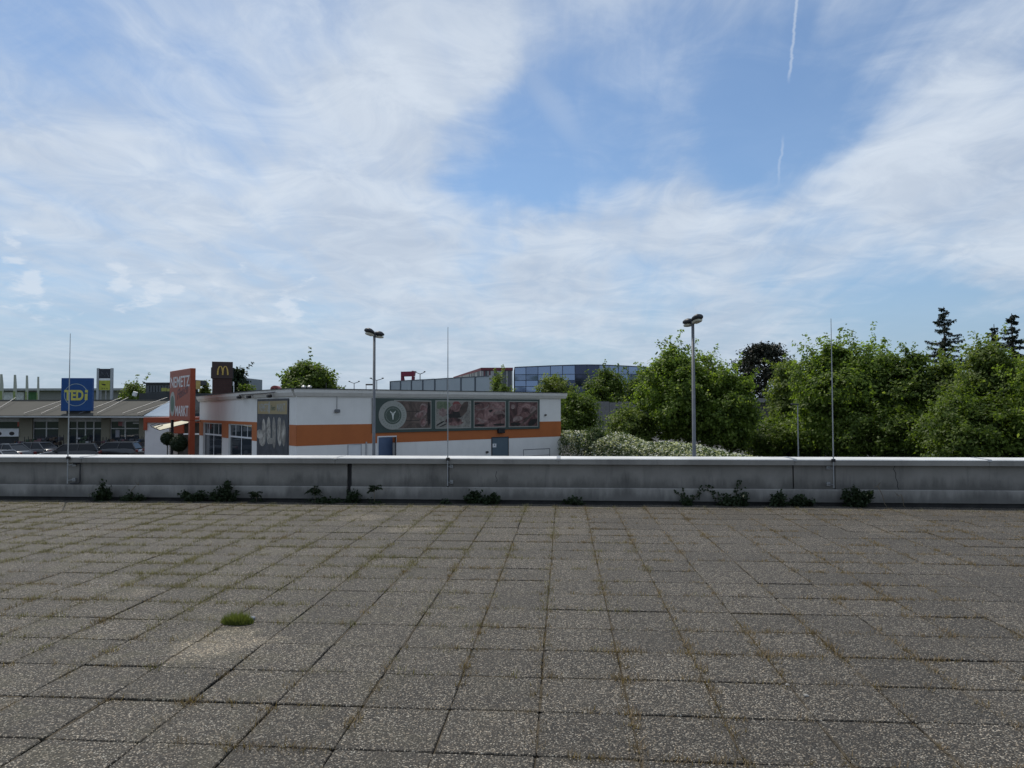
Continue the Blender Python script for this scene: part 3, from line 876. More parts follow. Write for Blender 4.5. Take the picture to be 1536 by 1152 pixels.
for k, (cy, cz, ry, rz_, an) in enumerate(((.80, .46, .24, .09, 10), (.52, .50, .13, .25, 12), (.20, .52, .14, .26, 8), (-.15, .50, .12, .29, 6), (-.50, .52, .14, .28, 10), (-.76, .50, .12, .24, 4), (.62, .36, .20, .10, -15), (.05, .37, .22, .06, 0))):
    r = random.Random(k)
    pts = []
    for i in range(16):
        t = 2 * math.pi * i / 16; q = 1 + r.uniform(-.06, .06)
        y, z = ry * hw * math.cos(t) * q, rz_ * H * .80 * math.sin(t) * q
        y += z * math.tan(rad(an)) * .35
        pts.append((min(max(cy * hw + y, -hw + .02), hw - .02), cz * H + z))
    mb = MB(); mb.add([(-.047 - .0007 * k, y, z) for y, z in pts], [tuple(range(16))])
    mb.build('print', LOAF if k % 4 != 3 else P_PALE, poster)
mb = MB(); mb.tube([(-0.04, hw + 2.6, H + .1), (-0.32, hw + 2.5, H + .30), (-.34, 0, H + .33), (-.34, -hw * .5, H + .36)], .03, 6)
lamps = mb.build('lamp_rail', DARKMETAL, poster)
for y in (hw + 2.3, hw + .5, -hw * .2):
    mb = MB(); mb.bbox(-.50, -.26, y - .16, y + .16, H + .06, H + .24, .04); mb.build('spot_lamp', BLACKP, lamps)

# ------------------------------------------------ doors and fittings of the long facade
DOORG = M('door_grey', (.10, .14, .17), .5, .06)
BLUE = M('door_blue', (.085, .125, .21), .35, .08)
def flat(px0, py0, px1, py1, zbot=0.0):
    u0, z0 = FR(px0, py0); u1, z1 = FR(px1, py1)
    return u0, u1, max(z0, z1), zbot
u0, u1, zt, zb = flat(738, 657, 761.5, 657)
mb = MB(); mb.box(u0, u1, -0.03, -0.002, 0, zt); d1 = mb.build('service_door', DOORG, store)
mb = MB(); mb.box(u0 - .06, u0, -.045, -.002, 0, zt + .06); mb.box(u1, u1 + .06, -.045, -.002, 0, zt + .06); mb.box(u0, u1, -.045, -.002, zt, zt + .06); mb.build('door_frame', DARKMETAL, d1)
s0, s1 = FR(738.5, 666)[0], FR(744, 666)[0]; sz0, sz1 = FR(741, 671)[1], FR(741, 665.5)[1]
mb = MB(); mb.box(s0, s1, -.036, -.031, sz0, sz1); mb.build('notice', WHITEFRAME, d1)
mb = MB(); mb.box(s0 + .1, s1 - .1, -.039, -.0365, sz0 + .12, sz0 + .18); mb.build('notice_print', P_BLACK, d1)
u0, u1, zt, zb = flat(567, 656, 592, 656)
mb = MB(); mb.box(u0, u1 - .15, -.03, -.002, 0, zt); d2 = mb.build('delivery_door', BLUE, store)
mb = MB(); mb.box(u0 - .06, u0, -.06, -.002, 0, zt + .07); mb.box(u0, u1 + .1, -.06, -.002, zt, zt + .07); mb.box(u1 + .02, u1 + .1, -.06, -.002, 0, zt); mb.build('door_frame', WHITEFRAME, d2)
mb = MB(); mb.add([(u1 + .03, -.06, 0), (u1 + .08, -.06, 0), (u1 - .25, -.55, 0), (u1 - .30, -.55, 0), (u1 + .03, -.06, zt), (u1 + .08, -.06, zt), (u1 - .25, -.55, zt), (u1 - .30, -.55, zt)], [(0, 1, 2, 3), (4, 5, 6, 7), (0, 1, 5, 4), (1, 2, 6, 5), (2, 3, 7, 6), (3, 0, 4, 7)])
mb.build('open_leaf', BLACKP, d2)
u0, u1, zt, zb = flat(522.5, 667.5, 541, 667)
mb = MB(); mb.box(u0, u1, -.02, -.002, 0, zt); d3 = mb.build('side_door', M('door_white', (.66, .67, .68), .6, .04), store)
mb = MB(); mb.box(u0 - .05, u0, -.04, -.002, 0, zt + .05); mb.box(u1, u1 + .05, -.04, -.002, 0, zt + .05); mb.box(u0, u1, -.04, -.002, zt, zt + .05); mb.box(u1 + .3, u1 + .37, -.07, -.002, 0, zt + .15)
mb.build('door_frame', M('frame_grey', (.42, .42, .43), .5), d3)
for px, py, s in ((750, 646, .26), (730, 678, .10), (817.5, 622.5, .09), (505, 616.5, .15)):
    u, z = FR(px, py)
    mb = MB(); mb.bbox(u - s, u + s, -.05 - s * .7, -.013, z - s * .6, z + s * .6, .03)
    mb.build('wall_lamp' if s > .2 else 'junction_box', BLACKP if s < .15 or s > .2 else POLE, store)
u, z = FR(505, 616.5)
mb = MB(); mb.tube([(u, -.03, z), (u, -.03, FR(505, 594.5)[1]), (0.3, -.03, FR(505, 594.0)[1])], .018, 6); mb.build('conduit', POLE, store)
ua, za = FR(768, 673.5); ub, _ = FR(807, 673.5)
rail = thing('hand_rail', C0 + ST_U * ((ua + ub) / 2) - ST_V * 1.2, 'low grey tube railing by the white wall beside the grey service door', 'railing', SA)
L2 = (ub - ua) / 2
mb = MB(); mb.tube([(-L2, 0, 0), (-L2, 0, za), (L2, 0, za), (L2, 0, 0)], .03, 8); mb.build('frame', POLE, rail)
mb = MB(); mb.tube([(-L2, 0, za - .42), (L2, 0, za - .42)], .022, 8); mb.build('mid_bar', POLE, rail)
# roof furniture
def roof_thing(px, d):
    return on_ground(px, d, GZ + 5.08)
v = thing('roof_vent', roof_thing(459.5, 52), 'small pale twin-cowl vent on the market roof by the tree', 'roof vent')
for s in (-.22, .22):
    mb = MB(); mb.tube([(s, 0, 0), (s, 0, .62)], .09, 10); mb.tube([(s, 0, .60), (s, 0, .70), (s, 0, .80)], [.16, .19, .06], 10); mb.build('cowl', GALV, v)
v = thing('roof_mast', roof_thing(489, 50), 'short thin post on the market roof beside the round tree', 'mast')
mb = MB(); mb.tube([(0, 0, 0), (0, 0, .9)], .035, 6); mb.build('pole', BLACKP, v)
v = thing('roof_skylight', roof_thing(413.5, 55), 'dull red rounded hatch housing on the market roof', 'roof hatch', YAW)
mb = MB()
pts = [(-.33, 0), (.33, 0)] + [(.33 * math.cos(t * math.pi / 8), .62 + .25 * math.sin(t * math.pi / 8)) for t in range(9)]
mb.prism(pts, -.3, .3, 'y'); mb.build('housing', M('hatch_red', (.22, .06, .06), .6), v)
mb = MB()
for z in (.2, .42, .64):
    for x in (-.14, .14): mb.box(x - .09, x + .09, -.315, -.302, z - .03, z + .03)
mb.build('louvre', BLACKP, v)['kind'] = 'stuff'

# ------------------------------------------------ red tower sign at the entrance
RED = M('sign_red', (.30, .055, .020), .5, .06)
REDW = M('sign_red_faded', (.40, .17, .15), .5, .1)
TP = on_ground(285, 45.5)
tower = thing('tower_sign', TP, 'tall red sign tower lettered in white with an oval green crest', 'sign', SA)
TWL = 5.3
def TZ(py, d=45.5): return (612.9 - py) * d / FPX + 4.18
zt, zb = TZ(552), TZ(631)
mb = MB(); mb.bbox(0, .32, 0, TWL, zb, zt, .02); mb.build('panel', RED, tower)
mb = MB(); mb.box(.003, .317, -.003, .34, 0, zb); mb.build('post', RED, tower)
mb = MB(); mb.box(.08, .24, TWL - .25, TWL - .05, 0, zb); mb.build('rear_post', BLACKP, tower)
text_mesh('lettering', 'NEMETZ', 1.02, M('sign_white', (.62, .58, .57), .5, .12, 3), tower, face_x(-.004, TWL * .49, zt - .80), .014, 0, .006, width=TWL * .92)
text_mesh('lettering', 'Fleisch', .95, M('sign_darkred', (.10, .025, .03), .5), tower, face_x(-.004, TWL * .36, (zt + zb) / 2 + .22) @ Matrix.Rotation(rad(10), 4, 'Z'), .008, .35, .006, width=TWL * .52)
text_mesh('lettering', 'MARKT', .95, MATS['sign_white'], tower, face_x(-.004, TWL * .38, zb + .62), .02, 0, .006, width=TWL * .62)
mb = MB(); mb.ngon(TWL * .84, zb + 1.10, .72, .84, -.012, 0, 30, 'x'); cr = mb.build('oval_crest', SILVER, tower)
mb = MB(); mb.ngon(TWL * .84, zb + 1.10, .46, .56, -.016, -.0125, 26, 'x'); mb.build('crest_field', M('crest_green2', (.08, .13, .09), .5, .2, 6), cr)

# entrance annex between store and shop row
AN = on_ground(236, 56)
annex = thing('entrance_annex', AN, 'white entrance annex with red lintel beside the red sign tower', 'building', YAW)
k = 56 / FPX
def ax(px): return (px - 236) * k
def az(py): return (613 - py) * k + 4.18
mb = MB(); mb.box(ax(218), ax(254), 0, 4, 0, az(631)); mb.build('wall', M('annex_white', (.62, .60, .60), .85, .04, streaks=.12), annex)
mb = MB(); mb.box(ax(217), ax(300), -.15, 4, az(634) + .005, az(626)); mb.build('lintel', RED, annex)
mb = MB(); mb.box(ax(217), ax(221.5), -.14, .1, az(645), az(634)); mb.build('lintel_drop', RED, annex)
mb = MB(); mb.box(ax(262), ax(276), -.1, .1, az(650), az(634)); mb.build('lintel_drop', RED, annex)
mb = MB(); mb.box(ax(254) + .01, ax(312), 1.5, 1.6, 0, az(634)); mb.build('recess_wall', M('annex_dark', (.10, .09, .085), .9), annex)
mb = MB(); mb.box(ax(276), ax(302), -.05, .05, az(652), az(650)); mb.build('door_head', WHITEFRAME, annex)
mb = MB(); mb.box(ax(286), ax(302), -.3, 4, az(620), az(594)); mb.box(ax(288), ax(300), -.4, -.3, az(616), az(611)); mb.build('roof_block', M('annex_grey', (.13, .135, .13), .8), annex)
# cream awning with lamps
aw = thing('awning', on_ground(252, 50, GZ + (613 - 645) * 50 / FPX + 4.18), 'cream sloping fabric awning with three black clip lamps', 'awning', YAW)
k5 = 50 / FPX
def wxp(px): return (px - 252) * k5
def wzp(py): return (645 - py) * k5
mb = MB()
q = [(wxp(231), -.3, wzp(640)), (wxp(254), -1.3, wzp(644.5)), (wxp(279), 1.0, wzp(633.5)), (wxp(254), 1.8, wzp(632))]
mb.add(q + [(a, b, c - .03) for a, b, c in q], [(0, 1, 2, 3), (4, 5, 6, 7), (0, 1, 5, 4), (1, 2, 6, 5), (2, 3, 7, 6), (3, 0, 4, 7)])
mb.build('canvas', M('awning_cream', (.62, .58, .44), .8, .06), aw)
mb = MB(); mb.tube([q[0], q[1]], .035, 6); mb.tube([q[1], q[2]], .03, 6); mb.build('frame', DARKMETAL, aw)
for t in (.1, .45, .8):
    p = Vector(q[0]).lerp(Vector(q[1]), t)
    mb = MB(); mb.tube([p + Vector((-.02, -.02, 0)), p + Vector((-.1, -.1, .13)), p + Vector((.25, .15, .30))], .03, 5); mb.build('clip_lamp', BLACKP, aw)
mb = MB(); mb.tube([(q[2][0], q[2][1], q[2][2]), (q[2][0] + .2, q[2][1] + 3.5, q[2][2] + .2)], .04, 6); mb.tube([q[3], (q[3][0], q[3][1] + 3.0, q[3][2])], .04, 6); mb.build('arm', DARKMETAL, aw)

# ================================================================== shop row with the blue sign
D6 = 65.0
k6 = D6 / FPX
SR = on_ground(110, D6)
row = thing('shop_row', SR, 'low beige shop row under a sloping grey canopy roof', 'building', YAW)
def tx(px): return (px - 110) * k6
def tz(py): return (613.2 - py) * k6 + 4.18
BEIGE = M('beige_render', (.24, .22, .165), .85, .08, 1.0, streaks=.15)
ROOFM = M('canopy_roof', (.068, .066, .057), .9, .08, .6, streaks=.2)
XL, XR = tx(-140), tx(216)
bays = [(-96, -52), (-40, 29), (49, 88), (102, 152), (165, 208.5)]
edges = [-140] + [v for b in bays for v in b] + [216]
for a, b in zip(edges[0::2], edges[1::2]):
    mb = MB(); mb.bbox(tx(a), tx(b), 0, .5, 0, tz(627), .02); mb.build('pier', BEIGE, row)
mb = MB(); mb.box(XL, XR, -.002, .5, tz(627) + .002, tz(622.5)); mb.build('header', BEIGE, row)
mb = MB(); mb.box(XL, XR, 6, 6.3, 0, tz(604)); mb.box(XL, XL + .3, .5, 6, 0, tz(620)); mb.box(XR - .3, XR, .5, 6, 0, tz(620)); mb.build('rear_wall', BEIGE, row)
mb = MB(); mb.box(XL + .3, XR - .3, .5, 6, 0, .04); mb.build('shop_floor', MATS['shop_floor'], row)
mb = MB(); ez = tz(622.3)
mb.add([(XL, -2.0, ez), (XR + .9, -2.0, ez - .05), (XR + .9, 3.0, tz(601)), (XL, 3.0, tz(601)), (XL, -2.0, ez - .12), (XR + .9, -2.0, ez - .17), (XR + .9, 3.0, tz(601) - .3), (XL, 3.0, tz(601) - .3)],
       [(0, 1, 2, 3), (4, 5, 6, 7), (0, 1, 5, 4), (1, 2, 6, 5), (2, 3, 7, 6), (3, 0, 4, 7)])
mb.build('canopy_roof', ROOFM, row)
mb = MB(); mb.box(XL, XR + .9, 3.0, 7.0, tz(606), tz(598.8)); mb.build('upper_roof', M('upper_roof', (.11, .107, .095), .8, .1), row)
mb = MB()
mb.add([(XL, -2.06, ez - .02), (XR + 4.0, -2.06, ez - .14), (XR + 4.0, -1.9, ez - .14), (XL, -1.9, ez - .02), (XL, -2.06, ez - .14), (XR + 4.0, -2.06, ez - .26), (XR + 4.0, -1.9, ez - .26), (XL, -1.9, ez - .14)], [(0, 1, 2, 3), (4, 5, 6, 7), (0, 1, 5, 4), (1, 2, 6, 5), (2, 3, 7, 6), (3, 0, 4, 7)])
mb.build('eaves_gutter', M('eaves_gutter', (.45, .45, .44), .5, .1), row)
mb = MB(); mb.add([(XR + .95, -1.9, ez - .07), (XR + 3.6, -1.9, ez - .11), (XR + 3.6, 3, tz(600)), (XR + .95, 3, tz(600)), (XR + .95, -1.9, ez - .13), (XR + 3.6, -1.9, ez - .17), (XR + 3.6, 3, tz(600) - .1), (XR + .95, 3, tz(600) - .1)],
       [(0, 1, 2, 3), (4, 5, 6, 7), (0, 1, 5, 4), (1, 2, 6, 5), (2, 3, 7, 6), (3, 0, 4, 7)])
mb.build('glass_roof', M('glass_roof', (.24, .29, .34), .2, .05, spec=.6), row)
for xa, xb in ((9, -8), (58, 79), (83, 87.5), (138, 158), (164, 168), (201, 229), (-60, -40), (223, 252)):
    mb = MB()
    mb.tube([(tx(xa), -1.95, ez + .14), (tx(xb), 2.7, tz(604) + .50)], .03, 6)
    mb.build('stay_rod', POLE, row)
for a, b in bays:
    zt2 = tz(631.5)
    mb = MB(); mb.box(tx(a) + .05, tx(b) - .05, .22, .24, .1, zt2); wo = mb.build('shop_window', GLASS, row)
    f = MB()
    n = 4 if (a, b) == (102, 152) else 2
    f.box(tx(a), tx(b), .16, .28, zt2 - .06, tz(627)); f.box(tx(a), tx(b), .16, .28, tz(643.6), tz(642.2)); f.box(tx(a), tx(b), .16, .28, 0, .1)
    for i in range(n + 1):
        x = tx(a) + (tx(b) - tx(a)) * i / n
        f.box(max(tx(a), x - .05), min(tx(b), x + .05), .165, .275, .1, zt2 - .06)
    f.build('window_frame', M('frame_pale', (.50, .50, .49), .5), wo)
for px0, py0, px1, py1, c in ((176, 632, 184, 639, (.30, .12, .12)), (182, 633, 186, 640, (.32, .30, .28)), (198, 634, 207, 636, (.5, .5, .5)), (24.5, 631, 28.8, 639.5, (.42, .10, .07)), (172, 645, 178, 656, (.3, .3, .34))):
    mb = MB(); mb.box(tx(px0), tx(px1), .20, .215, tz(py1), tz(py0)); mb.build('window_poster', M('poster_%d' % px0, c, .6), row)
mb = MB(); mb.box(tx(-40), tx(30), -.12, -.02, tz(654.5), tz(643)); bn = mb.build('banner', WHITEFRAME, row)
for px in (1, 20):
    mb = MB(); mb.ngon(tx(px), tz(650), .24, .17, -.135, -.122, 16); mb.build('banner_mark', P_BLACK, bn)

# blue roof sign
BS = on_ground(116, D6 - 1.4, GZ + tz(616.5))
bsn = thing('blue_shop_sign', BS, 'square blue sign with thin ring and yellow TEDi lettering', 'sign', YAW + rad(6))
kb = (D6 - 1.4) / FPX
HB = (616.5 - 567) * kb; WB = 44 * kb / 2
mb = MB(); mb.bbox(-WB, WB, -.18, .18, 0, HB, .03); mb.build('sign_box', M('sign_blue', (.008, .06, .21), .45, .06), bsn)
YEL = M('sign_yellow', (.50, .47, .10), .5, .05)
mb = MB(); mb.ring(-.05, HB * .49, .96, 1.0, -.19, -.182, 40); mb.build('ring', M('ring_pale', (.35, .42, .38), .5), bsn)
text_mesh('lettering', 'TED', 1.22, YEL, bsn, face_y(-.22, -.196, HB * .48), .05, 0, .008, width=1.62)
mb = MB(); mb.bbox(.70, .94, -.204, -.188, HB * .48 - .44, HB * .48 + .12, .003); mb.build('lettering', YEL, bsn)
mb = MB(); mb.bbox(.72, .96, -.204, -.188, HB * .48 + .24, HB * .48 + .46, .003); mb.build('lettering', YEL, bsn)
mb = MB(); mb.box(-1.0, 1.0, .18, .30, -.35, .02); mb.box(-.9, -.8, .2, 1.6, -.25, -.15); mb.box(.8, .9, .2, 1.6, -.25, -.15); mb.build('bracket', DARKMETAL, bsn)

# ------------------------------------------------ goods, cars and people clutter in front of the shops
def rack(px, d, w, h, label, seed, wide=.5):
    r = random.Random(seed)
    t = thing('goods_rack', on_ground(px, d), label, 'display rack', YAW, group='display racks before the shop row')
    W2 = w / 2
    mb = MB()
    for x in (-W2, W2):
        for y in (-wide / 2, wide / 2): mb.box(x - .02, x + .02, y - .02, y + .02, 0, h)
    mb.build('frame', BLACKP, t)
    n = 4
    for i in range(n):
        z = .25 + i * (h - .35) / n
        mb = MB(); mb.box(-W2, W2, -wide / 2, wide / 2, z - .02, z); mb.build('shelf', BLACKP, t)
        x = -W2 + .06
        while x < W2 - .15:
            bw = r.uniform(.12, .34); bh = r.uniform(.10, min(.42, (h - .35) / n - .04))
            c = r.choice(['rk_dark', 'rk_blue', 'rk_white', 'rk_pink', 'rk_grey', 'rk_dark', 'rk_green', 'rk_brown'])
            col = {'rk_dark': (.02, .02, .024), 'rk_blue': (.03, .045, .08), 'rk_white': (.30, .30, .31), 'rk_pink': (.12, .06, .07), 'rk_grey': (.07, .07, .08), 'rk_green': (.03, .05, .03), 'rk_brown': (.06, .042, .03)}[c]
            mb = MB(); mb.bbox(x, min(x + bw, W2), -wide / 2 + .04, wide / 2 - .04, z, z + bh, .02); mb.build('goods', M(c, col, .6), t)
            x += bw + .03
    return t
racks = [(36, 62.6, 1.5, 1.5, 'dark goods rack by the beige pier next to the white banner'), (57, 62.4, 1.9, 1.75, 'tall goods rack before the two-pane window right of the banner'),
         (79, 62.5, 1.7, 1.9, 'tall goods rack left of the shop entrance'), (127, 63.0, 1.2, 2.0, 'narrow rack of pale boxes in the shop entrance'),
         (153, 62.4, 1.5, 1.6, 'goods rack right of the shop entrance at the pier'), (174, 62.5, 1.9, 1.7, 'goods rack under the poster window'),
         (196, 62.5, 1.8, 1.75, 'wide goods rack at the end of the shop row'), (211, 62.3, .8, 1.7, 'slim rack beside the white annex wall')]
for i, (px, d, w_, h_, lb) in enumerate(racks):
    rack(px, d, w_, h_, lb, i)

CARGLASS = glass_mat('car_glass', (.012, .014, .016), .12, .35)
TYRE = M('tyre', (.018, .018, .018), .9, .2)
RIM = M('rim', (.35, .35, .36), .35, .1, metal=.8)
LAMPW = M('lamp_white', (.6, .62, .64), .2, .05)
LAMPR = M('lamp_red', (.12, .012, .012), .3, .05)
def car(px, d, rz, col, label, kind='hatch'):
    t = thing('parked_car', on_ground(px, d), label, 'car', rz, group='cars parked before the shop row')
    paint = bpy.data.materials.new('car_paint'); paint.use_nodes = True
    N = Nodes(paint.node_tree)
    fl = N.noise(N.n('ShaderNodeNewGeometry').outputs['Position'], 2.0, 3).outputs[0]
    b = N.n('ShaderNodeBsdfPrincipled', {'Base Color': N.mix(fl, tuple(x * .9 for x in col), col), 'Roughness': .3, 'Coat Weight': .8, 'Coat Roughness': .05, 'Metallic': .2})
    N.n('ShaderNodeOutputMaterial', {0: b})
    # body lofted from cross sections along x (length 4.2)
    secs = [(-2.1, .32, .62, .66), (-2.05, .28, .82, .78), (-1.75, .22, .93, .85), (-1.0, .20, .96, .88), (0, .20, .95, .89), (1.0, .20, .93, .88), (1.6, .22, .85, .84), (1.98, .28, .74, .76), (2.1, .34, .58, .64)]
    mb = MB(); vs = []; n = 10
    for x, z0, z1, hw_ in secs:
        ring_ = [(-hw_ * .9, z0), (hw_ * .9, z0), (hw_, z0 + .18), (hw_ * 1.0, (z0 + z1) / 2 + .05), (hw_ * .95, z1 - .06), (hw_ * .82, z1), (-hw_ * .82, z1), (-hw_ * .95, z1 - .06), (-hw_ * 1.0, (z0 + z1) / 2 + .05), (-hw_, z0 + .18)]
        vs += [(x, y, z) for y, z in ring_]
    fs = [tuple(range(n))[::-1], tuple((len(secs) - 1) * n + i for i in range(n))]
    for s in range(len(secs) - 1):
        for i in range(n):
            j = (i + 1) % n
            fs.append((s * n + i, s * n + j, (s + 1) * n + j, (s + 1) * n + i))
    mb.add(vs, fs); mb.build('body', paint, t, smooth=True)
    # glasshouse
    xb0, xb1, xt0, xt1 = (-1.95, 1.05, -1.65, .35) if kind == 'hatch' else (-1.55, 1.05, -.95, .35)
    zb_, zt_ = .93, 1.46
    q = [(xb0, -.74, zb_), (xb1, -.74, zb_), (xb1, .74, zb_), (xb0, .74, zb_), (xt0, -.56, zt_ - .04), (xt1, -.56, zt_ - .03), (xt1, .56, zt_ - .03), (xt0, .56, zt_ - .04)]
    mb = MB(); mb.add(q, [(4, 5, 6, 7), (0, 1, 5, 4), (1, 2, 6, 5), (2, 3, 7, 6), (3, 0, 4, 7)]); mb.build('window_glass', CARGLASS, t)
    mb = MB()
    rp = [(xt0 - .06, -.57), (xt1 + .04, -.57), (xt1 + .04, .57), (xt0 - .06, .57)]
    mb.add([(x, y, zt_ - .05) for x, y in rp] + [(x * .97, y * .93, zt_ + .01) for x, y in rp], [(0, 1, 2, 3), (4, 5, 6, 7), (0, 1, 5, 4), (1, 2, 6, 5), (2, 3, 7, 6), (3, 0, 4, 7)])
    for s in (-1, 1):
        for xa, xc in ((xb0, xt0), (xb1, xt1), ((xb0 + xb1) / 2 - .1, (xt0 + xt1) / 2 - .05)):
            mb.tube([(xa, s * .745, zb_ - .02), (xc, s * .57, zt_ - .03)], .04, 5)
    mb.build('roof', paint, t)
    for x in (-1.3, 1.3):
        for s in (-1, 1):
            mb = MB(); mb.tube([(x, s * .66, .31), (x, s * .88, .31)], .31, 18); wl = mb.build('wheel', TYRE, t)
            mb = MB(); mb.tube([(x, s * .86, .31), (x, s * .895, .31)], .19, 12); mb.build('rim', RIM, wl)
    for s in (-1, 1):
        mb = MB(); mb.bbox(1.90, 2.07, s * .60 - .16, s * .60 + .16, .58, .74, .03); mb.build('headlight', LAMPW, t)
        mb = MB(); mb.bbox(-2.12, -1.98, s * .64 - .12, s * .64 + .12, .64, .84, .03); mb.build('tail_light', LAMPR, t)
        mb = MB(); mb.bbox(.72, .92, s * .95 - .1, s * .95 + .1, .93, 1.07, .03); mb.build('mirror', paint, t)
    mb = MB(); mb.box(2.10, 2.125, -.26, .26, .40, .51); mb.build('number_plate', LAMPW, t)
    return t
car(10, 55.5, YAW + rad(168), (.02, .022, .026), 'dark grey parked car before the white banner with round marks', 'sedan')
car(106, 55.5, YAW + rad(205), (.012, .012, .014), 'black parked hatchback in front of the shop entrance')
car(52, 58.3, YAW + rad(172), (.018, .018, .022), 'charcoal parked car between the dark grey car and black hatchback', 'sedan')
car(172, 58.5, YAW + rad(186), (.03, .032, .036), 'graphite parked car under the poster window', 'hatch')
car(-8, 47, YAW + rad(175), (.20, .205, .215), 'silver grey parked car beside the dark grey car', 'sedan')

# potted round trees at the entrance

# ================================================================== parking lamps
def parking_lamp(px, d, ptop, rz, label, tilts):
    b = on_ground(px, d)
    H = at(px, ptop, d).z - GZ
    t = thing('parking_lamp', b, label, 'street lamp', YAW + rz, group='twin-head parking lamps')
    mb = MB(); mb.tube([(0, 0, 0), (0, 0, .9), (0, 0, .95), (0, 0, H)], [.10, .10, .085, .065], 12); mb.build('pole', POLE, t, smooth=True)
    mb = MB(); mb.tube([(0, 0, H - .12), (0, 0, H + .03)], .09, 10); mb.tube([(-.18, 0, H - .02), (.18, 0, H - .02)], .035, 8); mb.build('cross_arm', DARKMETAL, t)
    for s in (-1, 1):
        tilt = tilts[0] if s < 0 else tilts[1]
        # housing: a flattened shell, wide and rounded at the far end, tilted up
        mb = MB(); vs = []
        secs = [(.06, .09, .06), (.11, .17, .13), (.24, .22, .17), (.41, .22, .16), (.52, .15, .10)]
        n = 8
        for x, hw_, hh in secs:
            for i in range(n):
                a = 2 * math.pi * i / n + math.pi / 8
                vs.append((s * x, hw_ * math.cos(a) * 1.08, H + .02 + tilt * x + (hh * math.sin(a) * (1.0 if math.sin(a) > 0 else .55))))
        fs = [tuple(range(n)), tuple((len(secs) - 1) * n + i for i in range(n))]
        for q in range(len(secs) - 1):
            for i in range(n):
                j = (i + 1) % n
                fs.append((q * n + i, q * n + j, (q + 1) * n + j, (q + 1) * n + i))
        mb.add(vs, fs); hd = mb.build('lamp_head', DARKMETAL, t, smooth=True)
        mb = MB()
        gx = [(.12, .15), (.24, .20), (.41, .20), (.50, .12)]
        vs = [(s * x, w, H - .085 + tilt * x) for x, w in gx] + [(s * x, -w, H - .085 + tilt * x) for x, w in gx[::-1]]
        vs2 = [(x, y * .8, z - .07) for x, y, z in vs]
        mb.add(vs + vs2, [tuple(range(8, 16))] + [(i, (i + 1) % 8, 8 + (i + 1) % 8, 8 + i) for i in range(8)])
        mb.build('diffuser', M('lamp_glass', (.55, .52, .42), .3, .1, 4), hd)
    return t
parking_lamp(561, 36, 501, rad(48), 'grey twin-head parking lamp in front of the picture sign', (.26, -.06))
parking_lamp(1040.5, 31, 482, rad(-66), 'grey twin-head parking lamp before the leafy trees and white flowering hedge', (-.08, .26))

def mast(name, px, d, ptop, r, label, cat, mat=None, z0=GZ, group=None):
    b = on_ground(px, d, z0)
    H = at(px, ptop, d).z - z0
    t = thing(name, b, label, cat, YAW, group)
    mb = MB(); mb.tube([(0, 0, 0), (0, 0, H)], [r, r * .6], 8); mb.build('pole', mat or POLE, t)
    return t, H
t, H = mast('path_lamp', 1196.5, 42, 607, .05, 'slim street lamp with a flat head among the dark trees', 'street lamp', GALV)
mb = MB(); mb.bbox(-.38, .06, -.1, .1, H - .02, H + .07, .02); mb.build('lamp_head', DARKMETAL, t)
for i, (px, d, ptop, w, lb) in enumerate(((531, 150, 573, 8.5, 'far double-arm lamp behind the market roof, nearest the round tree'), (565, 140, 568.5, 10.5, 'far double-arm lamp rising just behind the tall twin-head lamp'),
                               (630, 130, 559, 8, 'far double-arm lamp beside the red roof sculpture'), (513, 170, 579.5, 6, 'farthest low double-arm lamp right beside the round tree'))):
    t, H = mast('double_arm_lamp', px, d, ptop + 2, .13, lb, 'street lamp', POLE, group='far double-arm lamps')
    k = d / FPX
    for s in (-1, 1):
        mb = MB(); mb.tube([(0, 0, H), (s * w * k * .5, 0, H + .18), (s * w * k, 0, H + .42)], .07, 5); arm = mb.build('arm', POLE, t)
        mb = MB(); mb.bbox(min(s * w * k * .7, s * w * k), max(s * w * k * .7, s * w * k), -.15, .15, H + .36, H + .52, .04); mb.build('lamp_head', DARKMETAL, arm)
t, H = mast('single_lamp', 549, 145, 578, .10, 'far single lamp between the double-arm lamps', 'street lamp')
mb = MB(); mb.bbox(-.1, 1.6, -.15, .15, H, H + .3, .05); mb.build('lamp_head', DARKMETAL, t)
mast('antenna_mast', 446, 120, 542, .07, 'thin antenna mast rising in front of the round tree', 'mast')

# ================================================================== buildings behind
def frame_for(px, d):
    b = on_ground(px, d); k = d / FPX
    return b, (lambda p: (p - px) * k), (lambda p: (612.5 - p) * k + EYE.z - GZ)

def two_point(name, pa, da, pb, db, label, cat):
    """a thing whose front runs from picture column pa at da metres to pb at db metres"""
    A, B = on_ground(pa, da), on_ground(pb, db)
    ang = math.atan2(B.y - A.y, B.x - A.x)
    t = thing(name, A, label, cat, ang)
    return t, (B - A).length
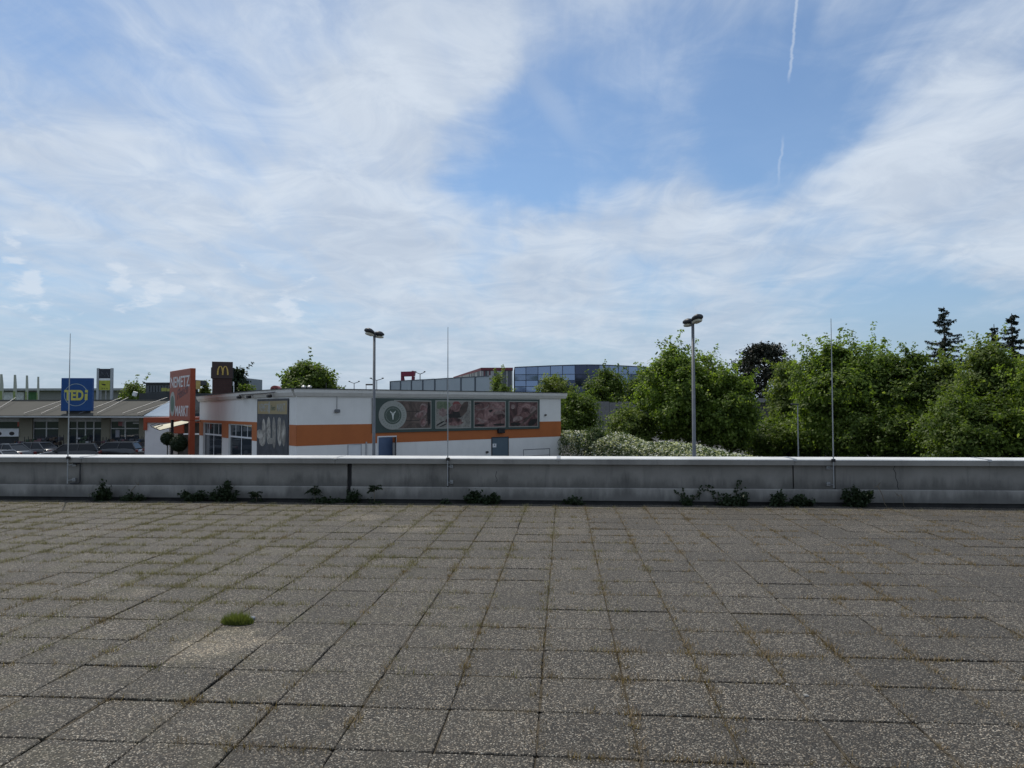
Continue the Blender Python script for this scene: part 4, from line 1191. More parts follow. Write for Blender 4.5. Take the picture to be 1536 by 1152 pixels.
# parking deck screen: framed translucent panels
scr, L = two_point('parking_deck_screen', 585, 92, 735, 74, 'grey framed screen wall of pale panels on a parking deck', 'screen wall')
zt = 4.18 + (612.5 - 572) * 92 / FPX; zt2 = 4.18 + (612.5 - 564) * 74 / FPX
mb = MB(); mb.box(0, L, .02, 9, 0, 4.6); mb.build('deck', M('deck_concrete', (.3, .3, .29), .9), scr)
n = 8
SCRP = M('screen_panel', (.30, .345, .375), .3, .04, .8, spec=.5)
SCRF = M('screen_frame', (.075, .09, .11), .5)
for i in range(n):
    a, b = L * i / n, L * (i + 1) / n
    za, zb = zt + (zt2 - zt) * i / n, zt + (zt2 - zt) * (i + 1) / n
    zm = 4.6 + (min(za, zb) - 4.6) * .42
    for lo, hi, off in ((4.62, zm - .04, 0), (zm + .04, min(za, zb) - .06, 0)):
        mb = MB(); mb.box(a + .10, b - .10, .04, .08, lo, hi); mb.build('panel', SCRP, scr)
    mb = MB(); mb.box(a - .10, a + .10, -.02, .16, 4.4, za); mb.build('post', SCRF, scr)
    mb = MB(); mb.box(a + .1, b - .1, 0.0, .12, min(za, zb) - .06, min(za, zb) + .03); mb.build('rail', SCRF, scr)
    mb = MB(); mb.box(a + .1, b - .1, 0.0, .12, zm - .04, zm + .04); mb.build('rail', SCRF, scr)
mb = MB(); mb.box(L - .1, L + .28, -.02, .3, 0, zt2 + .05); mb.build('post', M('post_pale', (.35, .36, .35), .7), scr)

# big glass-fronted centre: striped wing, bowed blue glass, second striped wing
DG = 132
gb = thing('glass_centre', on_ground(770, DG), 'large blue glass fronted shopping centre with striped metal wings and red roof edge', 'building', YAW)
kg = DG / FPX
def gx(p): return (p - 770) * kg
def gz(p): return (612.2 - p) * kg + 4.18
SRED = M('roof_red', (.18, .04, .05), .6)
STR_L = M('cladding_light', (.36, .36, .35), .5, .05); STR_D = M('cladding_dark', (.10, .11, .12), .5, .05); STR_R = M('cladding_red', (.16, .07, .08), .5, .05)
def skyglass(name, tint):
    mt = bpy.data.materials.new(name); mt.use_nodes = True
    N = Nodes(mt.node_tree)
    pos = N.n('ShaderNodeNewGeometry').outputs['Position']
    bn = N.n('ShaderNodeBump', {'Strength': .10, 'Distance': .4, 'Height': N.noise(pos, .22, 2).outputs[0]})
    b = N.n('ShaderNodeBsdfPrincipled', {'Base Color': tint, 'Roughness': .08, 'Metallic': .75, 'Specular IOR Level': .8, 'Normal': bn})
    N.n('ShaderNodeOutputMaterial', {0: b})
    return mt
BG = [skyglass('blue_glass_%d' % i, c) for i, c in enumerate(((.20, .26, .38), (.22, .285, .41), (.165, .22, .335)))]
DARKREFL = skyglass('dark_reflection', (.045, .055, .095))
MUL = M('mullion', (.05, .06, .085), .5)
# left wing: front face and receding side
ztop = gz(552)
mb = MB(); mb.add([(gx(722), 0, 0), (gx(769), 0, 0), (gx(769), 14, 0), (gx(660), 30, 0), (gx(722), 0, ztop), (gx(769), 0, ztop - .15), (gx(769), 14, ztop), (gx(660), 30, ztop - .4)],
                  [(0, 1, 5, 4), (1, 2, 6, 5), (2, 3, 7, 6), (3, 0, 4, 7), (4, 5, 6, 7)])
wing = mb.build('wing', STR_D, gb)
r = random.Random(4)
x = gx(722)
while x < gx(768.5):
    w_ = r.choice([.25, .4, .6, .3])
    mb = MB(); mb.box(x, min(x + w_, gx(769)), -.07, -.01, 0, ztop - .55); mb.build('cladding_panel', r.choice([STR_L, STR_D, STR_L, STR_R, STR_D]), wing)
    x += w_ + .06
for i in range(26):
    t = i / 26
    x0_, y0_ = gx(722) + (gx(660) - gx(722)) * t, 30 * t
    x1_, y1_ = gx(722) + (gx(660) - gx(722)) * (t + .028), 30 * (t + .028)
    mb = MB(); mb.add([(x0_ - .08, y0_ - .1, 0), (x1_ - .08, y1_ - .1, 0), (x1_ - .08, y1_ - .1, ztop - .6), (x0_ - .08, y0_ - .1, ztop - .6)], [(0, 1, 2, 3)]); mb.build('cladding_panel', r.choice([STR_L, STR_L, STR_D]), wing)
mb = MB(); mb.box(gx(721.5), gx(769.5), -.2, 1, ztop - .45, ztop + .05)
mb.add([(gx(722), -.2, ztop - .45), (gx(660), 29.8, ztop - .85), (gx(660), 31, ztop - .85), (gx(722), 1, ztop - .45), (gx(722), -.2, ztop + .05), (gx(660), 29.8, ztop - .35), (gx(660), 31, ztop - .35), (gx(722), 1, ztop + .05)], [(0, 1, 5, 4), (4, 5, 6, 7), (0, 3, 7, 4), (1, 2, 6, 5), (0, 1, 2, 3), (2, 3, 7, 6)])
mb.build('roof_edge', SRED, wing)
# bowed glass front: columns of panes on a shallow arc
cols = []
pxs = [772, 789, 807, 825.5, 843.5, 862, 880, 898, 913, 927, 942, 957, 972]
tops = [551.4, 550.8, 550.2, 549.5, 549.0, 548.5, 548.3, 548.5, 548.9, 549.5, 550.1, 550.8, 551.5]
def bow(i): return -1.0 * math.sin(math.pi * min(1, i / 12))
glass = MB(); glass.add([(gx(771), .6, 0), (gx(973), .6, 0), (gx(973), 20, 0), (gx(771), 20, 0), (gx(771), .6, gz(554)), (gx(973), .6, gz(555)), (gx(973), 20, gz(555)), (gx(771), 20, gz(554))], [(0, 1, 5, 4), (1, 2, 6, 5), (2, 3, 7, 6), (3, 0, 4, 7), (4, 5, 6, 7)])
hall = glass.build('hall', STR_D, gb)
rows = [553, 562, 571, 580, 589, 600, 612, 640]
for i in range(12):
    xa, xb, ya, yb = gx(pxs[i]), gx(pxs[i + 1]), bow(i), bow(i + 1)
    for j in range(len(rows) - 1):
        zt_a = gz(tops[i]) if j == 0 else gz(rows[j]); zt_b = gz(tops[i + 1]) if j == 0 else gz(rows[j])
        zl = max(0.05, gz(rows[j + 1]))
        if zl >= min(zt_a, zt_b): continue
        rr = random.Random(i * 13 + j)
        jit = rr.uniform(-.03, .03)
        dark = (i in (4, 5, 6, 7) and j >= (0 if i in (5, 6) else 1)) and not (i == 4 and j == 1)  # dark panes: reflected tree shapes put into the glass colour
        mb = MB(); mb.add([(xa + .06, ya, zl + .05), (xb - .06, yb, zl + .05), (xb - .06, yb + jit, zt_b - .05), (xa + .06, ya + jit, zt_a - .05)], [(0, 1, 2, 3)])
        mb.build('pane', DARKREFL if dark else rr.choice(BG), hall)
mb = MB()
for i in range(13):
    mb.tube([(gx(pxs[i]), bow(i) + .08, 0), (gx(pxs[i]), bow(i) + .08, gz(tops[i]))], .10, 4)
for j in range(1, len(rows) - 1):
    mb.tube([(gx(pxs[i]), bow(i) + .1, gz(rows[j])) for i in range(13)], .07, 4)
mb.tube([(gx(pxs[i]), bow(i) + .05, gz(tops[i]) + .03) for i in range(13)], .13, 4)
mb.build('mullions', MUL, hall)
mb = MB(); vs = [(gx(pxs[i]), bow(i), gz(tops[i]) - .1) for i in range(13)]
mb.add(vs + [(gx(973), 20, gz(555)), (gx(771), 20, gz(555))], [tuple(range(15))]); mb.build('hall_roof', STR_D, hall)
# right wing
mb = MB(); mb.box(gx(974), gx(1075), .5, 15, 0, gz(553)); wing2 = mb.build('wing', STR_D, gb)
x = gx(974)
while x < gx(1070):
    w_ = r.choice([.25, .4, .6, .3]); mb = MB(); mb.box(x, x + w_, .4, .48, 0, gz(557)); mb.build('cladding_panel', r.choice([STR_L, STR_D, STR_L, STR_R]), wing2); x += w_ + .06
mb = MB(); mb.box(gx(974), gx(1075), .25, 3, gz(556.5), gz(552.8)); mb.build('roof_edge', SRED, wing2)
mb = MB(); mb.box(gx(935), gx(985), 6, 10, gz(553), gz(549.5)); mb.build('roof_plant', STR_L, gb)
mb = MB(); mb.box(gx(850), gx(900), -3.9, -3.3, 0, gz(597)); mb.build('entrance_canopy', SRED, gb)

# red chair-like sculpture on the parking deck
dsc = 118
rs = thing('roof_sculpture', on_ground(613, dsc), 'dark red giant seat-shaped sculpture on slanted legs', 'sculpture', YAW)
k = dsc / FPX
def sx_(p): return (p - 613) * k
def sz_(p): return (612.7 - p) * k + 4.18
RDK = M('sculpture_red', (.20, .025, .05), .5, .1)
mb = MB(); mb.prism([(sx_(602.3), sz_(565)), (sx_(621.5), sz_(564.5)), (sx_(622.6), sz_(557.3)), (sx_(619.5), sz_(556.8)), (sx_(618), sz_(557.8)), (sx_(602.3), sz_(558.2))], -.9, .9, 'y'); mb.build('seat', RDK, rs)
for y in (-.75, .75):
    mb = MB(); mb.prism([(sx_(602.3), sz_(565)), (sx_(605), sz_(565)), (sx_(603.9), 5.6), (sx_(602.3), 5.6)], y - .12, y + .12, 'y'); mb.build('leg', RDK, rs)
    mb = MB(); mb.prism([(sx_(603.8), sz_(565)), (sx_(605), sz_(565)), (sx_(611), 5.6), (sx_(609.5), 5.6)], y - .10, y + .10, 'y'); mb.build('brace', RDK, rs)
    mb = MB(); mb.prism([(sx_(618.5), sz_(565)), (sx_(621.4), sz_(565)), (sx_(618.8), 5.6), (sx_(616.4), 5.6)], y - .12, y + .12, 'y'); mb.build('leg', RDK, rs)
mb = MB(); mb.box(-2.2, 2.2, -1.4, 1.4, 0, 5.6); mb.build('plinth', MATS['deck_concrete'], rs)

# hidden low wall building behind the hedge trees
lw, L = two_point('concrete_wall', 882, 70, 975, 74, 'grey concrete wall between the trees behind the hedge', 'wall')
zt = 4.18 + (612 - 604) * 72 / FPX
n = 6
for i in range(n):
    mb = MB(); mb.box(L * i / n + .02, L * (i + 1) / n - .02, 0, .3, 0, zt + (.1 if i % 2 else 0)); mb.build('wall_panel', M('wall_grey', (.20, .195, .195), .9, .1, streaks=.3), lw)
fb = thing('flat_roof_house', on_ground(1130, 78), 'low house with flat grey roof glimpsed between the trees', 'house', YAW)
k = 78 / FPX
mb = MB(); mb.box(-40 * k, 40 * k, 0, 6, 0, 4.18 + (612 - 604) * k); mb.build('wall', M('house_wall', (.09, .085, .08), .9, .1), fb)
mb = MB(); mb.box(-44 * k, 44 * k, -.6, 6.5, 4.18 + 8 * k, 4.18 + 14 * k); mb.build('roof', M('house_roof', (.22, .21, .22), .8), fb)
for px in (-12, 8):
    mb = MB(); mb.box(px * k, (px + 7) * k, -.05, -.003, 2.6, 4.1); wo = mb.build('window', GLASS, fb)
    mb = MB(); mb.box(px * k - .06, (px + 7) * k + .06, -.1, -.004, 2.5, 2.6); mb.build('sill', WHITEFRAME, wo)

# left background: long grey hall, flag pylons, pylon sign, dark hall, burger tower
hb = thing('long_grey_hall', on_ground(40, 150), 'long low grey hall with flat roof behind the shop row', 'building', YAW)
k = 150 / FPX
def hx(p): return (p - 40) * k
def hz_(p): return (613.2 - p) * k + 4.18
mb = MB(); mb.box(hx(-150), hx(215), 0, 12, 0, hz_(586)); mb.build('wall', M('hall_grey', (.20, .20, .19), .8, .06), hb)
mb = MB(); mb.box(hx(-152), hx(217), -1.2, 12.5, hz_(585.9), hz_(582.6)); mb.build('roof', M('hall_roof', (.30, .31, .32), .7), hb)
for a, b, c in ((6, 36, (.50, .51, .51)), (41, 58, (.05, .13, .05)), (182, 204, (.17, .16, .06)), (-60, -20, (.4, .4, .38))):
    mb = MB(); mb.box(hx(a), hx(b), -.2, -.02, hz_(600), hz_(588)); mb.build('wall_panel', M('hall_panel_%d' % a, c, .7), hb)
for i, (px, pt) in enumerate(((1, 561), (21.5, 562), (39.5, 563), (56.5, 565))):
    t = thing('pylon_fin', on_ground(px, 120), ['widest pale fin pylon, at the end of the row away from the blue sign', 'pale fin pylon second from the widest one behind the shop row', 'narrow pale fin pylon beside the thinnest one', 'thinnest pale fin pylon, closest to the blue shop sign'][i], 'pylon', YAW + rad(20 - 14 * i), group='fin pylons behind the shop row')
    k = 120 / FPX
    h = (613.2 - pt) * k + 4.18; wv = (2.6 - i * .45) * k
    mb = MB(); mb.prism([(-wv, 0), (wv, 0), (wv * 1.1, h * .82), (wv * .45, h), (-wv * .55, h)], -.12, .12, 'y'); mb.build('fin', M('fin_grey', (.38, .39, .34), .6, .06), t)
    mb = MB(); mb.box(-wv * .7, wv * .7, -.15, -.121, h * .55, h * .72); mb.build('fin_sign', M('fin_green', (.22, .27, .10), .6), t)
dp = 98
ps = thing('pylon_sign', on_ground(156.5, dp), 'twin-post pylon sign with black panel over yellow panel', 'sign', YAW)
k = dp / FPX
def qx(p): return (p - 156.5) * k
def qz(p): return (613 - p) * k + 4.18
for a, b in ((144.8, 148.2), (165.4, 168.8)):
    mb = MB(); mb.bbox(qx(a), qx(b), -.15, .15, 0, qz(552), .02); mb.build('post', M('pylon_post', (.34, .36, .38), .4, .05, metal=.4), ps)
for a, b, mt, pl_ in ((553, 567.5, M('pylon_black', (.02, .022, .035), .4), None), (570.5, 585, M('pylon_yellow', (.36, .38, .05), .5), None)):
    mb = MB(); mb.bbox(qx(148.6), qx(165.0), -.12, .12, qz(b), qz(a), .02); pn = mb.build('sign_panel', mt, ps)
    if a == 553:
        mb = MB(); mb.tube([(qx(151.5), -.135, qz(563)), (qx(153), -.135, qz(556)), (qx(154.5), -.135, qz(562))], .035, 5); mb.tube([(qx(157), -.135, qz(564)), (qx(160), -.135, qz(558)), (qx(163), -.135, qz(565))], .03, 5); mb.build('sign_mark', M('mark_grey', (.16, .17, .19), .5), pn)
    else:
        mb = MB(); mb.add([(qx(152), -.135, qz(575.5)), (qx(159), -.135, qz(576.2)), (qx(157.5), -.135, qz(578)), (qx(153.5), -.135, qz(577.4))], [(0, 1, 2, 3)])
        for q in (153.5, 157, 160.5): mb.box(qx(q) - .06, qx(q) + .06, -.135, -.125, qz(583), qz(582))
        mb.build('sign_mark', P_BLACK, pn)
mb = MB(); mb.box(qx(148.3), qx(165.3), -.10, .10, qz(570.3), qz(567.7)); mb.build('sign_panel', WHITEFRAME, ps)
for q in (151, 158.5):
    mb = MB(); mb.tube([(qx(q), 0, 0), (qx(q), 0, qz(585.2))], .06, 6); mb.build('strut', GALV, ps)

dh = thing('dark_roof_hall', on_ground(235, 110), 'dark flat-roofed hall with roof railing behind the red sign tower', 'building', YAW)
k = 110 / FPX
def vx(p): return (p - 235) * k
def vz(p): return (613 - p) * k + 4.18
DKH = M('dark_hall', (.045, .05, .055), .6, .2, .4)
mb = MB(); mb.box(vx(208), vx(330), 0, 10, 0, vz(590)); mb.build('wall', DKH, dh)
mb = MB(); mb.box(vx(213), vx(258), 1, 9, vz(590), vz(575.5)); mb.build('upper_storey', M('dark_hall_upper', (.07, .08, .085), .4, .3, .8), dh)
mb = MB(); mb.box(vx(211), vx(256), .6, 9.5, vz(575.5), vz(573.5)); mb.build('roof', DKH, dh)
mb = MB(); mb.box(vx(248), vx(272), 2, 9, vz(575), vz(568)); mb.build('roof_block', DKH, dh)
for i in range(9):
    mb = MB(); mb.box(vx(216 + i * 4.4), vx(219 + i * 4.4), .9, .99, vz(588), vz(578)); mb.build('window', GLASS, dh)
for a, b, z0_, z1_, c in ((244, 251, 587, 582, (.35, .36, .09)), (295.5, 301.5, 584, 571, (.48, .36, .12)), (252, 256, 587, 583, (.4, .38, .12))):
    mb = MB(); mb.box(vx(a), vx(b), -.5, -.3, vz(z0_), vz(z1_)); mb.build('sign_box', M('dh_sign_%d' % a, c, .5), dh)
mb = MB(); mb.box(vx(291), vx(318), 14, 22, 0, vz(561.5)); mb.build('grey_hall', M('grey_hall', (.20, .23, .25), .7, .08), dh)
mb = MB(); mb.tube([(vx(206.5), -1, vz(594)), (vx(208.2), -1, vz(588))], .35, 8); mb.build('roof_fan', WHITEFRAME, dh)
db = 104
bt = thing('burger_tower', on_ground(332.5, db), 'dark brown brick tower with a yellow arched letter M', 'sign', YAW + rad(22))
k = db / FPX
def bx_(p): return (p - 332.5) * k
def bz(p): return (612.8 - p) * k + 4.18
BRN = M('brown_brick', (.055, .032, .030), .8, .15, 3); BRN2 = M('brown_panel', (.055, .036, .034), .6, .06)
mb = MB(); mb.box(bx_(319), bx_(346.5), 0, 2.4, 0, bz(568)); mb.build('brick_shaft', BRN, bt)
# brick courses as a raised relief
mb = MB()
for i in range(16):
    z = bz(568) - .12 - i * .28
    mb.box(bx_(319.1), bx_(346.4), -.02, -.002, z - .10, z + .10)
mb.build('brick_courses', M('brown_brick_b', (.065, .034, .03), .85, .2, 4), bt)
mb = MB(); mb.bbox(bx_(318.3), bx_(347.5), -.12, 2.5, bz(567.8), bz(542.5), .03); head_ = mb.build('sign_head', BRN2, bt)
mb = MB(); mb.box(bx_(317), bx_(318.2), .3, 2, bz(567), bz(551)); mb.box(bx_(347.6), bx_(348.6), .3, 2, bz(567), bz(551)); mb.build('side_fin', DARKMETAL, bt)
ym = MB()
for s in (-1, 1):
    pts = []
    for i in range(13):
        a = math.pi * i / 12
        px_ = 333.4 + s * 3.5 + 3.5 * math.cos(a) * (1 if s > 0 else 1)
        py_ = 562.5 - 13 * math.sin(a) ** .9
        pts.append((bx_(px_), -.16, bz(py_)))
    ym.tube(pts, [.06 + .05 * abs(math.cos(math.pi * i / 12)) for i in range(13)], 6)
ym.build('letter', M('arch_yellow', (.55, .38, .10), .5, .05), head_)
mb = MB(); mb.tube([(bx_(349), -1.2, 0), (bx_(349), -1.2, bz(574))], .06, 6); mb.bbox(bx_(347.5), bx_(349.5), -1.4, -1.1, bz(579), bz(573), .03); mb.build('camera_post', WHITEFRAME, bt)

# ================================================================== vegetation
LEAF_A = leaf_mat('leaf_bright', (.045, .080, .015), (.220, .300, .060), .52, yellow=(.31, .37, .10))
LEAF_B = leaf_mat('leaf_mid', (.040, .070, .014), (.165, .225, .045), .46)
LEAF_C = leaf_mat('leaf_olive', (.055, .082, .020), (.205, .265, .070), .48, yellow=(.27, .31, .10))
LEAF_Y = leaf_mat('leaf_yellowish', (.080, .105, .020), (.200, .245, .060), .46)
LEAF_D = leaf_mat('leaf_dark', (.012, .022, .010), (.032, .050, .020), .18)
LEAF_N = leaf_mat('needles', (.010, .018, .013), (.026, .040, .026), .10, nscale=1.5)
LEAF_P = leaf_mat('pine_needles', (.014, .018, .014), (.034, .038, .026), .10, nscale=1.5)
LEAF_H = leaf_mat('hedge_leaf', (.035, .06, .02), (.10, .14, .06), .3)
BLOSSOM = leaf_mat('blossom', (.36, .37, .30), (.66, .66, .58), .25)

def leaf_quads(P, N_, size, rs, aspect=.62):
    """diamond leaves at points P (n,3) with rough facing N_"""
    n = len(P)
    d = N_ + rs.normal(0, .62, (n, 3)); d /= np.linalg.norm(d, axis=1)[:, None]
    h = rs.normal(0, 1, (n, 3)); u = np.cross(d, h); u /= np.linalg.norm(u, axis=1)[:, None]
    v = np.cross(d, u)
    s = size * rs.uniform(.6, 1.4, (n, 1))
    q = np.stack([P - u * s * .5, P + v * s * .5 * aspect, P + u * s * .5, P - v * s * .5 * aspect], 1)
    q[:, 0, 2] -= s[:, 0] * .12; q[:, 2, 2] -= s[:, 0] * .12
    return q

def branches(mb, H, lobes, r0, rs, z_lobe=.35):
    mb.tube([(0, 0, 0), (.04 * H * rs.uniform(-1, 1), .04 * H * rs.uniform(-1, 1), H * .35), (0, 0, H * .62)], [r0, r0 * .75, r0 * .4], 8)
    for (cx, cy, cz, rx, ry, rz_) in lobes:
        a = Vector((0, 0, min(cz * .6, H * .45))); b = Vector((cx, cy, cz))
        m_ = a.lerp(b, .5) + Vector((rs.uniform(-.2, .2), rs.uniform(-.2, .2), .2))
        mb.tube([a, m_, b], [r0 * .45, r0 * .3, r0 * .12], 6)
        for q in range(4):
            dr = Vector(rs.normal(0, 1, 3)); dr.normalize(); dr.z = abs(dr.z) * .7
            e = b + Vector((dr.x * rx * .9, dr.y * ry * .9, dr.z * rz_ * .9))
            mb.tube([m_.lerp(b, .5 + .1 * q), b.lerp(e, .5), e], [r0 * .15, r0 * .09, r0 * .03], 4)

def tree(px, d, top, hw_px, label, mat, seed, base_px=None, n_leaf=13000, leaf=.23, shoots=10, skirt=True, name='leafy_tree', group=None, cat='tree', squash=1.0, clump=.42, flat_top=0.0):
    rs = np.random.RandomState(seed)
    k = d / FPX
    b = on_ground(px, d)
    H = at(px, top, d).z - GZ
    Rw = hw_px * k
    t = thing(name, b, label, cat, group=group)
    z0 = .12 * H if skirt else .35 * H
    lobes = []
    nl = 11; n_leaf = int(n_leaf * 1.35)
    lobes.append((0, 0, z0 + (H - z0) * .52, Rw * .72, Rw * .72 * squash, (H - z0) * .44))
    for i in range(nl):
        a = 2.4 * i + rs.uniform(0, 1); f = (i + .5) / nl
        zc = z0 + (H - z0) * (.14 + .70 * f)
        prof = math.sin(math.pi * (.20 + .62 * f)) ** .8
        ro = Rw * prof * rs.uniform(.42, .62)
        rr = Rw * rs.uniform(.34, .50) * (.75 + .5 * prof)
        lobes.append((ro * math.cos(a), ro * math.sin(a) * squash, min(zc, H - rr * .62), rr, rr, rr * rs.uniform(.62, .85)))
    for i in range(3):
        rr = Rw * rs.uniform(.22, .34)
        lobes.append((Rw * rs.uniform(-.35, .35), Rw * rs.uniform(-.3, .3), H - rr * rs.uniform(.55, .95), rr, rr, rr * .8))
    mb = MB(); branches(mb, H, lobes[1:9], max(.10, .020 * H), rs); mb.build('trunk', BARK, t)
    lo = np.array(lobes)
    area = lo[:, 3] * lo[:, 5]; area /= area.sum()
    ncl = max(60, n_leaf // 36)
    idx = rs.choice(len(lo), ncl, p=area)
    dr = rs.normal(0, 1, (ncl, 3)); dr /= np.linalg.norm(dr, axis=1)[:, None]
    rad_ = rs.uniform(.25, 1, (ncl, 1)) ** .40
    C = lo[idx, :3] + dr * rad_ * lo[idx, 3:6]
    C[:, 2] = np.clip(C[:, 2], .25, H * 1.02)
    out = dr.copy()
    # shoots that break the outline
    sh = []; so_ = []
    for i in range(int(shoots * 1.5)):
        j = rs.choice(len(lo)); dd = rs.normal(0, 1, 3); dd[2] = abs(dd[2]) + .6; dd /= np.linalg.norm(dd)
        ln = rs.uniform(.5, 1.5) * clump * 2.4
        p0 = lo[j, :3] + dd * lo[j, 3:6]
        for s in np.linspace(0, 1, 5):
            sh.append(p0 + dd * ln * s); so_.append(dd)
    per = 40
    cs = rs.uniform(.6, 1.25, (ncl, 1))
    P = np.repeat(C, per, 0) + rs.normal(0, 1, (ncl * per, 3)) * np.repeat(cs, per, 0) * clump * np.array([.62, .62, .42])
    Nn = np.repeat(out, per, 0) + np.array([0, 0, .75])
    q = leaf_quads(P, Nn, leaf, rs)
    if sh:
        S = np.repeat(np.array(sh), 9, 0) + rs.normal(0, .11, (len(sh) * 9, 3)); SN = np.repeat(np.array(so_), 9, 0)
        q = np.concatenate([q, leaf_quads(S, SN, leaf * .9, rs)])
    q[:, :, 2] = np.maximum(q[:, :, 2], .05)
    me = quads_mesh('crown', q); link_mesh('crown', me, mat, t)
    return t

TR = 'trees behind the flowering hedge'
tree(463, 112, 546, 44, 'round dense green tree rising behind the market roof', LEAF_B, 1, n_leaf=22000, leaf=.48, clump=.75, shoots=3)
tree(430, 116, 567, 16, 'small low tree at the side of the round dense tree', LEAF_B, 31, n_leaf=3000, leaf=.4, clump=.7, shoots=4)
tree(354, 118, 556, 17, 'dark tree beside the brown tower with the yellow letter', LEAF_D, 2, n_leaf=9000, leaf=.5, clump=.7, shoots=3)
tree(371, 112, 579, 12, 'low green bush right beside the dark tree and brown tower', LEAF_B, 32, n_leaf=2500, leaf=.36, clump=.6, shoots=4, cat='bush', name='bush')
tree(307, 120, 574, 9, 'small yellow green tree between the tower sign and brown tower', LEAF_Y, 33, n_leaf=2000, leaf=.4, clump=.6, shoots=3)
tree(205, 135, 577, 26, 'low green tree behind the pylon sign and dark hall', LEAF_C, 34, n_leaf=3500, leaf=.45, clump=.8, shoots=4)
tree(749, 72, 565, 17, 'small leafy tree at the end of the screen wall', LEAF_C, 3, n_leaf=5000, leaf=.24, shoots=6)
tree(833, 84, 567, 36, 'pale yellow green tree behind the market corner', LEAF_Y, 4, n_leaf=11000, leaf=.26, shoots=6, clump=.5)
tree(866, 62, 591, 36, 'dark green tree standing right at the market corner', LEAF_B, 5, n_leaf=13000, leaf=.21, shoots=8)
tree(906, 86, 556, 38, 'rounded mid green tree before the bowed glass front', LEAF_B, 6, n_leaf=12000, leaf=.27, shoots=8, clump=.55)
tree(962, 84, 558, 34, 'green tree before the right striped wing of the glass centre', LEAF_B, 7, n_leaf=11000, leaf=.27, shoots=8, clump=.55)
tree(945, 56, 614, 40, 'low dark olive bush in front of the grey concrete wall', LEAF_C, 8, n_leaf=11000, leaf=.2, shoots=8, name='bush', cat='bush')
tree(1030, 55, 528, 72, 'large bright green tree behind the right parking lamp', LEAF_A, 9, n_leaf=30000, leaf=.23, shoots=34, clump=.46)
tree(1095, 52, 558, 44, 'yellow green tree leaning beside the large bright tree', LEAF_A, 10, n_leaf=15000, leaf=.22, shoots=14)
tree(1190, 62, 545, 42, 'feathery grey green tree below the dark pine', LEAF_C, 12, n_leaf=14000, leaf=.22, shoots=18)
tree(1272, 50, 525, 92, 'largest broad bright green tree behind the right lightning rod', LEAF_A, 13, n_leaf=38000, leaf=.23, shoots=44, clump=.48)
tree(1352, 47, 533, 50, 'green tree merging into the side of the broadest tree', LEAF_B, 14, n_leaf=16000, leaf=.21, shoots=16)
tree(1418, 46, 547, 60, 'olive tree below the tallest spruce', LEAF_C, 15, n_leaf=20000, leaf=.2, shoots=18)
tree(1495, 40, 524, 70, 'olive green tree in front of the paired spruces', LEAF_C, 16, n_leaf=24000, leaf=.19, shoots=22)
tree(1570, 37, 532, 62, 'sunny yellow green tree at the end of the row past the paired spruces', LEAF_A, 17, n_leaf=20000, leaf=.19, shoots=14)
tree(1462, 39, 596, 84, 'low sunlit olive shrub below the paired spruces', LEAF_B, 18, n_leaf=22000, leaf=.17, shoots=36, name='bush', cat='bush')
tree(1180, 54, 632, 70, 'low dark shrub mass under the feathery grey green tree', LEAF_B, 19, n_leaf=14000, leaf=.2, shoots=6, name='bush', cat='bush')
tree(1330, 46, 610, 70, 'low dark shrub under the broadest tree', LEAF_B, 20, n_leaf=13000, leaf=.2, shoots=6, name='bush', cat='bush')

def spruce(px, d, top, hw_px, label, seed):
    rs = np.random.RandomState(seed)
    k = d / FPX; b = on_ground(px, d); H = at(px, top, d).z - GZ; Rw = hw_px * k
    t = thing('spruce_tree', b, label, 'spruce', group='dark spruces above the leafy trees')
    mb = MB(); mb.tube([(0, 0, 0), (0, 0, H * .6), (0, 0, H)], [.22, .12, .03], 7)
    qs = []
    z = H * .30
    while z < H - .15:
        f = (z - H * .30) / (H * .70)
        ln0 = Rw * 1.45 * (1 - f) ** .80 + .25
        for i in range(8 if f < .8 else 6):
            if rs.rand() < .22: continue
            a = rs.uniform(0, 2 * math.pi); ln = ln0 * rs.uniform(.5, 1.2)
            dv = np.array([math.cos(a), math.sin(a), 0])
            rise = rs.uniform(-.22, .22)
            n = int(26 + ln * 50); zb = min(z + rs.uniform(-.34, .34), H - .1)
            s = rs.uniform(.08, 1, n)
            P = dv * (s * ln)[:, None]; P[:, 2] = zb + rise * s * ln - .16 * np.sin(s * 3.0) * ln * .5
            side = np.array([-dv[1], dv[0], 0])
            P += side * (rs.normal(0, .13, n) * (1.25 - s))[:, None]
            P[:, 2] -= np.abs(rs.normal(0, .12, n))
            qs.append(leaf_quads(P, np.tile(dv * .4 + np.array([0, 0, .5]), (n, 1)), .22, rs, .5))
            mb.tube([(0, 0, zb), tuple(dv * ln * .5 + np.array([0, 0, zb + rise * ln * .5 - .08 * ln])), tuple(dv * ln * .95 + np.array([0, 0, zb + rise * ln * .95]))], [.035, .025, .008], 4, False)
        z += .52 + .16 * rs.rand()
    mb.build('trunk', BARK, t)
    link_mesh('crown', quads_mesh('crown', np.concatenate(qs)), LEAF_N, t)
spruce(1419, 76, 460, 42, 'tallest dark spruce with ragged drooping boughs', 41)
spruce(1494, 74, 486, 27, 'shorter slim dark spruce of the close pair', 42)
spruce(1521, 72, 470, 33, 'taller dark spruce of the close pair', 43)

